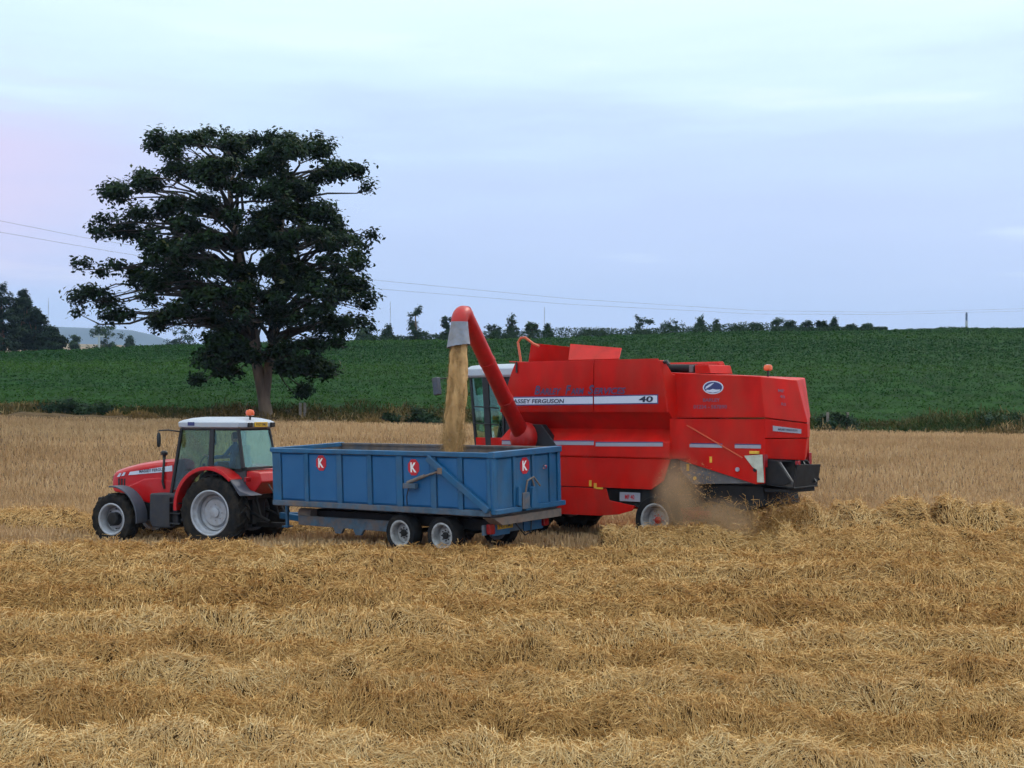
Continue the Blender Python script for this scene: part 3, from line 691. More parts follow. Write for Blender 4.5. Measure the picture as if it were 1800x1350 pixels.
# rear mudguards: swept red arch with grey rear flap
for sd in (1, -1):
    a0, a1, n = R(2), R(128), 18
    up, lo = [], []
    for k in range(n + 1):
        a = a0 + (a1 - a0) * k / n; rr = 1.13 + .10 * math.sin((a - a0) / (a1 - a0) * PI)
        up.append((rr * math.cos(a) * 1.02 + .02, .97 + rr * math.sin(a) * 1.03))
        lo.append(((rr - .045) * math.cos(a) * 1.02 + .02, .97 + (rr - .045) * math.sin(a) * 1.03))
    y0, y1 = .70 * sd, 1.26 * sd
    red = MB(); red.prism_y(up + lo[::-1], min(y0, y1), max(y0, y1))
    lip = [(x, z - .0) for x, z in lo] + [(x * .955, .97 + (z - .97) * .955) for x, z in lo[::-1]]
    red.prism_y(lip, min(y1, y1 - .03 * sd), max(y1, y1 - .03 * sd))
    f = red.build('mudguard', 'tractor_red', A, .02)
    e = up[-1]; e2 = lo[-1]
    MB().prism_y([(e[0] + .02, e[1] + .0), (e[0] - .28, e[1] - .30), (e[0] - .66, e[1] - .42), (e2[0] - .30, e2[1] - .40), (e2[0] - .02, e2[1] - .03)], min(y0 + .03 * sd, y1), max(y0 + .03 * sd, y1)).build('rear_flap', 'grey_plastic', f, .015)
    MB().box(-1.0, -.93, min(.76 * sd, 1.0 * sd), max(.76 * sd, 1.0 * sd), 1.82, 1.94).build('tail_lamp', 'tail_red', f, .015)
    # front mudguards
    a0, a1 = R(15), R(112); up, lo = [], []
    for k in range(n + 1):
        a = R(-6) + (R(96) - R(-6)) * k / n
        a = PI - R(8) - a if False else a
        up.append((3.36 - .90 * math.cos(a) * .98, .70 + .93 * math.sin(a))); lo.append((3.36 - .855 * math.cos(a) * .98, .70 + .885 * math.sin(a)))
    y0, y1 = .66 * sd, 1.15 * sd
    MB().prism_y(up + lo[::-1], min(y0, y1), max(y0, y1)).build('front_mudguard', 'grey_plastic', A, .018)
# bonnet: loft of cross sections along x
def bonnet_ring(x, zt, zb, hw, n=7):
    r = []
    for k in range(n):
        a = PI * k / (n - 1); r.append((x, math.cos(a) * hw, zt - .16 + .16 * math.sin(a)))
    return [(x, hw * 1.02, zb)] + r + [(x, -hw * 1.02, zb)]
bn = MB().loft([bonnet_ring(3.98, 1.94, 1.52, .30), bonnet_ring(3.84, 2.05, 1.42, .40), bonnet_ring(3.45, 2.16, 1.38, .44), bonnet_ring(3.0, 2.26, 1.30, .46), bonnet_ring(2.4, 2.34, 1.28, .48), bonnet_ring(1.72, 2.39, 1.40, .50)]).build('bonnet', 'tractor_red', A, .03)
sp = MB().prism_y([(3.45, 1.52), (3.30, 1.46), (2.85, 1.18), (2.55, 1.13), (2.10, 1.25), (1.75, 1.40), (1.75, 1.75), (2.2, 1.86), (2.75, 1.80)], -.515, .515).build('engine_panel', 'tractor_red', bn, .04)
stx = lambda x: (.458 + (3.42 - x) * .028)
MB().plate([(3.30, stx(3.3) + .006, 1.90), (1.76, stx(1.76) + .006, 2.04), (1.76, stx(1.76) + .006, 2.20), (3.24, stx(3.24) + .006, 1.995)], (0, 1, 0), .006).build('white_stripe', 'decal_white', bn)
for dx in (0.0, .16):
    MB().plate([(3.56 + dx, .447 - dx * .08, 1.87 - dx * .18), (3.46 + dx, .449 - dx * .08, 1.88 - dx * .18), (3.40 + dx, .45 - dx * .08, 1.985 - dx * .18), (3.47 + dx, .449 - dx * .08, 1.975 - dx * .18)], (0, 1, 0), .012).build('stripe_tick', 'decal_white', bn)
text('bonnet_letters', 'MASSEY FERGUSON', 1.05, .085, 'decal_dark', bn, (2.37, stx(2.37) + .018, 2.062), (-1, 0, .09), (0, 0, 1), bold=.02)
MB().box(3.96, 4.02, -.26, .26, 1.54, 1.86).build('grille', 'black_plastic', bn, .02)
for k in range(3): MB().box(3.42 + k * .1, 3.47 + k * .1, .44, .452, 1.60, 1.80).build('side_vent', 'black_plastic', bn)
MB().box(2.3, 4.15, -.30, .30, .70, 1.35).box(4.1, 4.45, -.38, .38, .75, 1.25).build('front_frame', 'dark_metal', A, .03)
MB().tube([(3.36, -.8, .70), (3.36, .8, .70)], .12, 12).build('front_axle', 'dark_metal', A)
MB().tube([(0, -.8, .97), (0, .8, .97)], .19, 14).box(-.75, 2.4, -.33, .33, .62, 1.40).build('transmission', 'dark_metal', A, .03)
MB().prism_y([(2.18, 1.44), (1.30, 1.46), (1.22, .60), (1.42, .50), (2.10, .50), (2.20, .70)], .46, .98).build('fuel_tank', 'dark_plastic', A, .05)
MB().prism_y([(2.18, 1.44), (1.30, 1.46), (1.22, .60), (1.42, .50), (2.10, .50), (2.20, .70)], -.98, -.46).build('fuel_tank', 'dark_plastic', A, .05)
st = MB()
for z in (.62, .90, 1.18): st.box(1.05, 1.42, .82, 1.12, z, z + .035)
st.box(1.40, 1.43, .82, 1.12, .55, 1.35); st.build('cab_steps', 'black_plastic', A, .008)
MB().tube([(2.02, .52, 1.55), (2.05, .56, 1.75), (2.05, .50, 2.28), (2.10, .42, 2.42)], .035, 10).tube([(2.10, .42, 2.36), (2.10, .42, 2.46)], .045, 10).build('intake_pipe', 'black_plastic', A)
MB().lathe_z([(.05, 0), (.09, .03), (.10, .10), (.07, .14), (0, .15)], (2.10, .42, 2.46), 14).build('intake_cap', 'black_plastic', A)
# cab
cb = [(1.55, 1.42), (1.50, 2.25), (1.25, 3.24), (-.55, 3.20), (-.80, 2.22), (-.75, 1.95), (.15, 1.95), (.75, 1.42)]
def cabbar(a, b, w=.07, h=.07, y=(.80, .74)):
    for sd in (1, -1):
        MB().bar((a[0], (y[0] if a[1] < 2.6 else y[1]) * sd, a[1]), (b[0], (y[0] if b[1] < 2.6 else y[1]) * sd, b[1]), w, h, (1, 0, 0)).build('cab_pillar', 'black_plastic', A, .015)
cabbar((1.58, 1.42), (1.27, 3.24), .08, .08)
cabbar((.27, 2.0), (.26, 3.23), .07, .15)
cabbar((-.78, 2.18), (-.58, 3.22), .07, .09)
MB().box(-.62, 1.30, -.76, .76, 3.18, 3.25).build('cab_header', 'black_plastic', A, .02)
MB().prism_y([(1.56, 1.30), (1.56, 1.50), (.9, 1.50), (.55, 2.05), (-.80, 2.10), (-.75, 1.30)], -.70, .70).build('cab_floor', 'cab_trim', A, .02)
# glass: doors, rear quarter, front, rear
for sd in (1, -1):
    y0, y1 = .79 * sd, .735 * sd
    d = MB().plate([(1.52, y0, 1.55), (.95, y0, 1.52), (.60, y0, 2.05), (.34, y0, 2.20), (.33, y1, 3.20), (1.24, y1, 3.20)], (0, 1, 0), .008).build('door_glass', 'cab_glass', A)
    MB().tube([(1.10, (.81) * sd, 2.1), (.95, .81 * sd, 2.1)], .018, 6).build('door_handle', 'black_plastic', d)
    MB().plate([(.19, y0, 2.16), (-.70, y0, 2.16), (-.54, y1, 3.18), (.20, y1, 3.20)], (0, 1, 0), .008).build('quarter_glass', 'cab_glass', A)
MB().plate([(1.57, .74, 1.6), (1.57, -.74, 1.6), (1.29, -.70, 3.20), (1.29, .70, 3.20)], (1, 0, 0), .008).build('windscreen', 'cab_glass', A)
MB().plate([(-.82, .74, 2.16), (-.82, -.74, 2.16), (-.61, -.70, 3.18), (-.61, .70, 3.18)], (1, 0, 0), .008).build('rear_glass', 'cab_glass', A)
MB().bar((-.83, -.76, 2.16), (-.83, .76, 2.16), .06, .07).build('rear_sill', 'black_plastic', A, .01)
rf = MB()
def roof_ring(z, ex, ey, x0=-.82, x1=1.44, hw=.84, c=.16):
    return [(x1 - ex, hw - ey - c, z), (x1 - ex - c, hw - ey, z), (x0 + ex + c, hw - ey, z), (x0 + ex, hw - ey - c, z), (x0 + ex, -hw + ey + c, z), (x0 + ex + c, -hw + ey, z), (x1 - ex - c, -hw + ey, z), (x1 - ex, -hw + ey + c, z)]
rf.loft([roof_ring(3.235, .10, .06), roof_ring(3.27, .02, .0), roof_ring(3.40, 0, 0), roof_ring(3.46, .10, .08), roof_ring(3.52, .34, .22), roof_ring(3.55, .62, .42)])
roof = rf.build('cab_roof', 'white_roof', A, .02)
MB().box(.78, 1.0, .84, .85, 3.31, 3.41).build('roof_decal', 'decal_blue', roof)
for yy in (.55, -.55): MB().box(-.86, -.80, yy - .10, yy + .10, 3.27, 3.40).build('work_lamp', 'dark_metal', roof, .02)
pp = MB().box(-.86, -.835, -.26, .36, 3.28, 3.41).build('number_plate', 'plate_yellow', roof, .004)
text('plate_text', 'PX57 DMU', .5, .075, 'decal_dark', pp, (-.86, .05, 3.345), (0, -1, 0), (0, 0, 1), bold=.012)
bc = MB().tube([(-.66, .30, 3.46), (-.66, .30, 3.60)], .028, 8).build('beacon_stem', 'black_plastic', roof)
MB().lathe_z([(.08, 0), (.115, .02), (.12, .10), (.09, .16), (0, .18)], (-.66, .30, 3.58), 18).build('beacon', 'orange_lens', roof)
for sd in (1, -1):
    MB().tube([(1.26, .76 * sd, 3.14), (1.45, 1.10 * sd, 3.19), (1.62, 1.30 * sd, 3.18), (1.62, 1.30 * sd, 3.08)], .02, 8).build('mirror_arm', 'black_plastic', A)
    MB().loft([[(1.62 + dx, (1.30 + math.cos(t) * .05) * sd + 0, 2.92 + math.sin(t) * .20) for t in [2 * PI * k / 14 for k in range(14)]] for dx in (-.04, .04)]).lathe_y([(0, 0), (.001, 0)], (1.62, 1.3 * sd, 2.9), 4).build('mirror', 'black_plastic', A, .01)
MB().tube([(1.20, .0, 1.75), (1.05, 0, 2.25)], .05, 10).build('steering_column', 'cab_trim', A)
ring = [(1.02 - .09 * math.cos(t), .21 * math.sin(t), 2.28 + .19 * math.cos(t)) for t in [2 * PI * k / 20 for k in range(21)]]
MB().tube(ring, .018, 6, cap=False).build('steering_wheel', 'black_plastic', A)
MB().box(-.20, .35, -.27, .27, 1.95, 2.15).build('seat', 'seat_black', A, .05)
MB().loft([[(-.20, -.25, 2.12), (-.20, .25, 2.12), (-.08, .25, 2.12), (-.08, -.25, 2.12)], [(-.34, -.24, 2.60), (-.34, .24, 2.60), (-.22, .24, 2.62), (-.22, -.24, 2.62)], [(-.40, -.15, 2.78), (-.40, .15, 2.78), (-.30, .15, 2.78), (-.30, -.15, 2.78)]]).build('seat_back', 'seat_black', A, .05)
MB().box(-.70, -.45, .25, .72, 2.05, 2.50).box(.0, .28, .30, .52, 2.05, 2.32).build('control_console', 'seat_black', A, .05)
# rear red equipment body seen between cab and trailer
MB().prism_y([(-.80, 2.10), (-1.20, 2.06), (-1.28, 1.80), (-1.0, 1.45), (-.7, 1.45)], -.68, .68).build('rear_valance', 'tractor_red', A, .04)
MB().box(-.96, -.82, -.15, .25, 1.96, 2.02).build('rear_sticker', 'sticker_yellow', A)
MB().tube([(-.7, .42, 1.0), (-1.4, .45, .72)], .05, 8).tube([(-1.1, .44, .85), (-.85, .40, 1.6)], .035, 8).build('link_arm', 'dark_metal', A)
MB().tube([(-.7, -.42, 1.0), (-1.4, -.45, .72)], .05, 8).tube([(-1.1, -.44, .85), (-.85, -.40, 1.6)], .035, 8).build('link_arm', 'dark_metal', A)
MB().box(-1.55, -.6, -.12, .12, .55, .68).build('tow_hitch', 'dark_metal', A, .01)
MB().tube([(-.8, .2, 1.5), (-1.2, .25, 1.75), (-1.5, .22, 1.3), (-1.75, .15, .9)], .022, 6).tube([(-.8, -.1, 1.5), (-1.15, -.1, 1.85), (-1.55, -.05, 1.4), (-1.75, .0, .9)], .022, 6).build('hydraulic_hose', 'black_plastic', A)

# the driver, seated, hands on the wheel (in blue)
def skinned(name, V, E, Rd, m, parent, sub=2, root=0):
    me = bpy.data.meshes.new(name); me.from_pydata(V, E, [])
    o = bpy.data.objects.new(name, me); COL.objects.link(o); o.parent = parent
    sk = o.modifiers.new('skin', 'SKIN')
    if not me.skin_vertices: 
        bm = bmesh.new(); bm.from_mesh(me); bm.verts.layers.skin.verify(); bm.to_mesh(me); bm.free()
    for i, r in enumerate(Rd):
        me.skin_vertices[0].data[i].radius = (r, r) if not isinstance(r, tuple) else r
        me.skin_vertices[0].data[i].use_root = (i == root)
    s = o.modifiers.new('sub', 'SUBSURF'); s.levels = sub; s.render_levels = sub
    me.materials.append(M[m])
    return o
D = thing('person', 'person in a blue shirt sitting in the tractor cab, hands on the wheel', 'person', (-7.616, 41.765, -0.30), R(156))
V = [(0.06, 0, 2.24), (0.02, 0, 2.46), (0.0, 0, 2.66), (0.02, 0, 2.80), (0.05, 0, 2.88),
     (0.02, .19, 2.70), (.22, .25, 2.46), (.62, .20, 2.42), (.80, .16, 2.46),
     (0.02, -.19, 2.70), (.22, -.25, 2.46), (.62, -.20, 2.42), (.80, -.16, 2.46),
     (.10, .12, 2.22), (.56, .15, 2.26), (.72, .15, 1.82), (.86, .15, 1.74),
     (.10, -.12, 2.22), (.56, -.15, 2.26), (.72, -.15, 1.82), (.86, -.15, 1.74)]
E_ = [(0, 1), (1, 2), (2, 3), (3, 4), (2, 5), (5, 6), (6, 7), (7, 8), (2, 9), (9, 10), (10, 11), (11, 12), (0, 13), (13, 14), (14, 15), (15, 16), (0, 17), (17, 18), (18, 19), (19, 20)]
Rd = [(.15, .13), (.15, .12), (.16, .11), .07, .06, .07, .055, .045, .04, .07, .055, .045, .04, .09, .075, .055, .05, .09, .075, .055, .05]
skinned('body', V, E_, Rd, 'shirt_blue', D)
hd = MB(); rings = []
for zz, rx, ry, dx in ((2.84, .045, .045, .03), (2.88, .075, .065, .05), (2.94, .095, .075, .05), (3.00, .10, .08, .045), (3.06, .095, .078, .04), (3.11, .06, .055, .035), (3.13, .01, .01, .035)):
    rings.append([(dx + rx * math.cos(2 * PI * k / 14), ry * math.sin(2 * PI * k / 14), zz) for k in range(14)])
hd.loft(rings); hd.lathe_y([(.012, -.01), (.02, 0), (.012, .01)], (.15, 0, 2.965), 8)
head = hd.build('head', 'skin', D, smooth=80)
hr = MB(); rings = []
for zz, rx, ry, dx in ((2.95, .10, .086, .0), (3.02, .105, .09, .012), (3.08, .10, .085, .02), (3.125, .065, .06, .025), (3.145, .01, .01, .03)):
    rings.append([(dx + rx * math.cos(2 * PI * k / 14) * (1 if math.cos(2 * PI * k / 14) < .2 or zz > 3.05 else .8), ry * math.sin(2 * PI * k / 14), zz) for k in range(14)])
hr.loft(rings); hr.build('hair', 'hair', head, smooth=80)
for sd in (1, -1):
    V = [(.80, .16 * sd, 2.46), (.88, .15 * sd, 2.48), (.93, .14 * sd, 2.50)]; E_ = [(0, 1), (1, 2)]; Rd = [.032, (.045, .02), (.04, .018)]
    for k in range(4):
        b = len(V); y = (.105 + .022 * k) * sd
        V += [(.95, y, 2.515 - .004 * abs(k - 1.5)), (.975, y, 2.50), (.965, y, 2.475)]; E_ += [(2, b), (b, b + 1), (b + 1, b + 2)]; Rd += [.011, .010, .009]
    b = len(V); V += [(.89, .105 * sd, 2.47), (.93, .09 * sd, 2.455)]; E_ += [(1, b), (b, b + 1)]; Rd += [.013, .011]
    skinned('hand', V, E_, Rd, 'skin', D, 1)

# ------------------------------------------------------------------ combine harvester
C = thing('combine_harvester', 'large red combine harvester unloading grain beside the blue trailer', 'combine', (1.382, 42.126, 0), R(140))
xf = lambda z: 0.40 + (4.74 - z) * .47 if z > 3.6 else 0.94
xr = lambda z: -4.30 - max(0, min(.30, (4.74 - z) * .55))
def xfl(z): return 1.0
# grain tank with flared sides; split at the seam into front and rear side panels
up = [(1.30, 4.76), (1.50, 4.74), (1.555, 4.50), (1.555, 3.42), (1.52, 3.36)]
tank = MB().prism_x([(-y, z) for y, z in up[::-1]] and ([(1.28, 4.70), (1.50, 4.70), (1.52, 4.50), (1.52, 3.40), (1.02, 2.92), (-1.02, 2.92), (-1.52, 3.40), (-1.52, 4.50), (-1.50, 4.70), (-1.28, 4.70), (-1.2, 4.35), (1.2, 4.35)]), xf, xr).build('grain_tank', 'red_paint', C, .02)
for sd in (1, -1):
    for a, b in ((lambda z: xf(z) - .01, lambda z: -2.265), (lambda z: -2.30, lambda z: xr(z) + .012)):
        poly = [(1.522 * sd, 3.38), (1.522 * sd, 4.50), (1.505 * sd, 4.72), (1.54 * sd, 4.745), (1.562 * sd, 4.48), (1.562 * sd, 3.40), (1.545 * sd, 3.37)]
        MB().prism_x(poly, a, b).build('tank_side_panel', 'red_paint', C, .012)
MB().box(-4.2, .3, -1.3, 1.3, 4.30, 4.36).build('tank_grille', 'dark_metal', tank)
# stripe with lettering
ys = 1.563
s1 = MB().plate([(.62, ys, 3.555), (-2.262, ys, 3.575), (-2.262, ys, 3.815), (.42, ys, 3.80)], (0, 1, 0), .004).build('stripe', 'decal_blue', C)
s2 = MB().plate([(.60, ys + .003, 3.585), (-2.262, ys + .003, 3.605), (-2.262, ys + .003, 3.785), (.44, ys + .003, 3.77)], (0, 1, 0), .004).build('stripe_face', 'decal_white', s1)
text('stripe_letters', 'MASSEY FERGUSON', 1.92, .115, 'decal_dark', s1, (-.36, ys + .009, 3.677), (-1, 0, .0), (0, 0, 1), shear=.12, bold=.022)
s1 = MB().plate([(-2.303, ys, 3.575), (-4.32, ys, 3.595), (-4.32, ys, 3.835), (-2.303, ys, 3.815)], (0, 1, 0), .004).build('stripe', 'decal_blue', C)
MB().plate([(-2.303, ys + .003, 3.605), (-4.29, ys + .003, 3.623), (-4.29, ys + .003, 3.808), (-2.303, ys + .003, 3.785)], (0, 1, 0), .004).build('stripe_face', 'decal_white', s1)
text('model_number', '40', .44, .15, 'decal_dark', s1, (-3.95, ys + .009, 3.715), (-1, 0, 0), (0, 0, 1), bold=.03, shear=.08)
# owner's name in small capitals
def small_caps(words, x, z, wcap, wlow, hcap, hlow, gap):
    for wd in words:
        for dz, m, of in ((0, 'letter_violet', .004),):
            k = 1.0 if m == 'letter_violet' else 1.0
            bo = .03 if m == 'letter_violet' else .075
            text('owner_letters', wd[0], wcap * (1 if bo < .05 else 1.12), hcap * (1 if bo < .05 else 1.08), m, C, (x - wcap / 2, ys + of, z + hcap / 2), (-1, 0, 0), (0, 0, 1), shear=.28, bold=bo)
            wl = wlow * (len(wd) - 1)
            text('owner_letters', wd[1:], wl * (1 if bo < .05 else 1.03), hlow * (1 if bo < .05 else 1.08), m, C, (x - wcap + .015 - wl / 2, ys + of, z + hlow / 2), (-1, 0, 0), (0, 0, 1), shear=.28, bold=bo)
        x -= wcap - .015 + wlow * (len(wd) - 1) + gap
small_caps(['BARLEY', 'FARM', 'SERVICES'], -.30, 3.85, .20, .147, .245, .170, .13)
# lower body: sloping shoulder, vertical skirt, creases
xb = lambda z: -4.62
MB().prism_x([(1.03, 2.955), (1.50, 2.62), (1.515, 2.24), (1.49, 2.20), (-1.49, 2.20), (-1.515, 2.24), (-1.50, 2.62), (-1.03, 2.955)], 1.0, xb).build('shoulder_panel', 'red_paint', C, .015)
for sd in (1, -1):
    y0, y1 = 1.44 * sd, 1.485 * sd
    MB().prism_y([(1.0, 2.195), (-4.62, 2.195), (-4.42, 1.65), (-4.05, 1.42), (1.0, 1.42)], min(y0, y1), max(y0, y1)).build('side_panel', 'red_paint', C, .012)
    y1 = 1.475 * sd
    sk = MB().prism_y([(1.0, 1.40), (-2.62, 1.40), (-2.72, 1.10), (-3.55, .98), (-3.45, .86), (-3.0, .74), (-2.4, .68), (1.0, .66)], min(y0, y1), max(y0, y1)).build('lower_skirt', 'red_paint', C, .012)
    MB().prism_y([(-2.70, 1.36), (-3.75, 1.36), (-3.6, 1.02), (-2.75, 1.02)], min(1.2 * sd, 1.40 * sd), max(1.2 * sd, 1.40 * sd)).build('recess_box', 'dark_metal', C)
    for x0, x1 in ((.9, -2.25), (-2.31, -4.42)):
        MB().prism_y([(x0, 2.49), (x1, 2.52), (x1, 2.615), (x0, 2.585)], min(1.50 * sd, 1.514 * sd), max(1.50 * sd, 1.514 * sd)).build('silver_strip', 'decal_silver', C, .004)
        MB().prism_y([(x0, 2.586), (x1, 2.616), (x1, 2.64), (x0, 2.61)], min(1.49 * sd, 1.508 * sd), max(1.49 * sd, 1.508 * sd)).build('strip_line', 'decal_blue', C)
    # rear side panel with diagonal lower edge (inset from the tank line)
    y0, y1 = 1.06 * sd, 1.10 * sd
    MB().prism_y([(-4.40, 2.23), (-4.40, 3.22), (-7.12, 3.22), (-7.12, 1.66), (-6.86, 1.63)], min(y0, y1), max(y0, y1)).build('rear_side_panel', 'red_paint', C, .015)
    # curved fillet between tank line and rear panels
    fl = MB(); pts = [(-4.60, 1.47), (-4.63, 1.32), (-4.72, 1.20), (-4.90, 1.12), (-5.05, 1.10)]
    fl.loft([[(x, y * sd, z) for x, y in pts] + [(x - .0, (y - .05) * sd, z) for x, y in pts[::-1]] for z in (2.215, 3.22)])
    fl.build('corner_panel', 'red_paint', C, .01)
    MB().prism_y([(-4.35, 2.20), (-6.95, 1.655), (-5.0, 1.57), (-4.72, 1.80)], min(.97 * sd, 1.0 * sd), max(.97 * sd, 1.0 * sd)).build('grey_side_sheet', 'grey_steel', C, .008)
    for x0, x1 in ((-4.95, -5.92), (-6.28, -7.02)):
        MB().prism_y([(x0, 2.50), (x1, 2.50), (x1, 2.585), (x0, 2.585)], min(1.10 * sd, 1.112 * sd), max(1.10 * sd, 1.112 * sd)).build('silver_strip', 'decal_silver', C, .004)
        MB().prism_y([(x0, 2.586), (x1, 2.586), (x1, 2.61), (x0, 2.61)], min(1.10 * sd, 1.108 * sd), max(1.10 * sd, 1.108 * sd)).build('strip_line', 'decal_blue', C)
    MB().tube([(-4.75, 1.115 * sd, 3.12), (-6.50, 1.115 * sd, 2.27)], .016, 6).build('stay_rod', 'orange_rail', C)
    # pale light bracket at the rear corner
    lb = MB().prism_y([(-6.56, 2.32), (-7.08, 2.36), (-7.12, 1.68), (-6.93, 1.68), (-6.93, 1.98), (-6.80, 2.05)], min(1.11 * sd, 1.15 * sd), max(1.11 * sd, 1.15 * sd)).build('lamp_bracket', 'pale_plate', C, .012)
    MB().box(-6.98, -6.72, min(1.10 * sd, 1.16 * sd), max(1.10 * sd, 1.16 * sd), 2.37, 2.44).build('amber_lamp', 'sticker_yellow', lb, .01)
    MB().box(-7.16, -7.12, min(1.02 * sd, 1.16 * sd), max(1.02 * sd, 1.16 * sd), 2.05, 2.36).build('tail_lamp', 'tail_red', lb, .01)
    MB().box(-5.62, -5.55, min(1.10 * sd, 1.108 * sd), max(1.10 * sd, 1.108 * sd), 2.13, 2.28).build('sticker', 'sticker_yellow', C)
    MB().lathe_y([(.055, 0), (.055, .03 * sd), (0, .03 * sd)], (-6.36, 1.10 * sd, 1.98), 14).build('round_cap', 'decal_silver', C)
    MB().lathe_y([(.045, 0), (.045, .03 * sd), (0, .03 * sd)], (-6.85, 1.10 * sd, 1.98), 14).build('round_cap', 'black_plastic', C)
for x, z, w, h in ((-2.12, 1.52, .08, .16), (-2.28, 1.46, .09, .14), (-2.42, 1.40, .22, .05)):
    MB().box(x - w / 2, x + w / 2, 1.484, 1.489, z - h / 2, z + h / 2).build('sticker', 'sticker_yellow', C)
MB().box(-4.88, -4.80, .995, 1.006, 1.90, 2.08).build('sticker', 'sticker_yellow', C)
MB().lathe_y([(.05, 0), (.05, .012), (0, .012)], (-5.05, 1.0, 1.72), 10).build('sticker', 'sticker_yellow', C)
# side plate beside rear wheel
pl = MB().box(-3.66, -3.02, 1.40, 1.425, 1.09, 1.32).build('side_plate', 'decal_silver', C, .006)
text('plate_text', 'MF 40', .30, .12, 'sign_red', pl, (-3.34, 1.426, 1.205), (-1, 0, 0), (0, 0, 1), bold=.03)
# inner body so nothing is hollow
MB().box(-4.6, .95, -1.40, 1.40, .95, 2.56).box(-4.5, .9, -.95, .95, 2.56, 2.95).box(-7.0, -4.6, -.95, .95, 1.60, 3.2).build('threshing_body', 'dark_metal', C)
# straw hood: vee shaped tail
def hood(pts_lo, zlo, pts_hi, zhi): return [[(x, y, z) for (x, y), z in zip(pts_lo, zlo)], [(x, y, z) for (x, y), z in zip(pts_hi, zhi)]]
lo = [(-4.35, 1.13), (-7.14, 1.13), (-7.69, 0), (-7.14, -1.13), (-4.35, -1.13)]
hi = [(-4.30, 1.10), (-7.00, 1.10), (-7.38, 0), (-7.00, -1.10), (-4.30, -1.10)]
hd = MB().loft(hood(lo, [3.235, 3.255, 3.12, 3.255, 3.235], hi, [4.40, 4.26, 4.18, 4.26, 4.40])).build('straw_hood', 'red_paint', C, .025)
lo2 = [(-7.115, 1.095), (-7.66, 0), (-7.115, -1.095), (-6.9, -1.0), (-6.9, 1.0)]
MB().loft(hood([(x + .06, y) for x, y in lo2], [2.26, 2.20, 2.26, 2.3, 2.3], lo2, [2.74, 2.74, 2.74, 2.76, 2.76])).build('tail_panel', 'red_paint', C, .015)
lo3 = [(-7.13, 1.11), (-7.68, 0), (-7.13, -1.11), (-6.9, -1.0), (-6.9, 1.0)]
tp = MB().loft(hood(lo3, [2.755, 2.755, 2.755, 2.77, 2.77], lo3, [3.235, 3.10, 3.235, 3.22, 3.22])).build('tail_panel', 'red_paint', C, .015)
d = Vector((-.55, -1.11, 0)).normalized(); nrm = Vector((-1.11, .55, 0)).normalized()
def onv(t, z, off=.006): p = Vector((-7.13, 1.11, 0)).lerp(Vector((-7.68, 0, 0)), t) + nrm * off; return (p.x, p.y, z)
bd = MB().plate([onv(.18, 2.93), onv(.84, 2.86), onv(.84, 2.97), onv(.18, 3.06)], nrm, .012).build('tail_badge', 'decal_silver', tp)
text('badge_letters', 'MASSEY FERGUSON', .56, .05, 'decal_dark', bd, onv(.52, 2.955, .02), (d.x, d.y, -.06), (0, 0, 1), bold=.02)
# badge and lettering on hood side (surface leans in slightly)
def hs(x, z): return (x, 1.13 - (z - 3.24) / 1.1 * .03 + .004, z)
el = MB().plate([(x, hs(x, z)[1], z) for x, z in [(-5.66 + .30 * math.cos(2 * PI * k / 28), 4.0 + .165 * math.sin(2 * PI * k / 28)) for k in range(28)]], (0, 1, 0), .005).build('farm_badge', 'decal_white', hd, smooth=0)
MB().plate([(x, hs(x, z)[1] + .005, z) for x, z in [(-5.66 + .265 * math.cos(2 * PI * k / 28), 4.0 + .14 * math.sin(2 * PI * k / 28)) for k in range(28)]], (0, 1, 0), .004).build('badge_field', 'decal_blue', el, smooth=0)
MB().plate([(x, hs(x, z)[1] + .009, z) for x, z in [(-5.43, 3.955), (-5.52, 4.0), (-5.60, 4.045), (-5.70, 4.12), (-5.62, 4.10), (-5.55, 4.075), (-5.46, 4.02)]], (0, 1, 0), .003).build('badge_mark', 'decal_white', el, smooth=0)
MB().plate([(x, hs(x, z)[1] + .009, z) for x, z in [(-5.48, 3.90), (-5.66, 3.87), (-5.84, 3.90), (-5.88, 3.95), (-5.75, 3.945), (-5.66, 3.965), (-5.57, 3.94), (-5.46, 3.945)]], (0, 1, 0), .003).build('badge_mark', 'decal_white', el, smooth=0)
text('hood_letters', 'BARLEY', .50, .085, 'letter_faded', hd, hs(-5.62, 3.69), (-1, 0, 0), (0, 0, 1), bold=.03)
text('hood_letters', '01234 - 567890', .98, .10, 'letter_faded', hd, hs(-5.58, 3.52), (-1, 0, 0), (0, 0, 1), bold=.03)
def onh(t, u): # point on the vee's near face
    a = Vector((-7.14, 1.13, 3.255)).lerp(Vector((-7.69, 0, 3.12)), t); b = Vector((-7.00, 1.10, 4.26)).lerp(Vector((-7.38, 0, 4.18)), t); return a.lerp(b, u)
for u, w, s in ((.70, .20, 'MF'), (.56, .16, '40'), (.38, .14, 'RS')):
    p = onh(.50, u); text('tail_letters', s, w, .075, 'letter_faded', hd, p, onh(.8, u) - onh(.2, u), onh(.5, .9) - onh(.5, .1), off=.008, bold=.02)
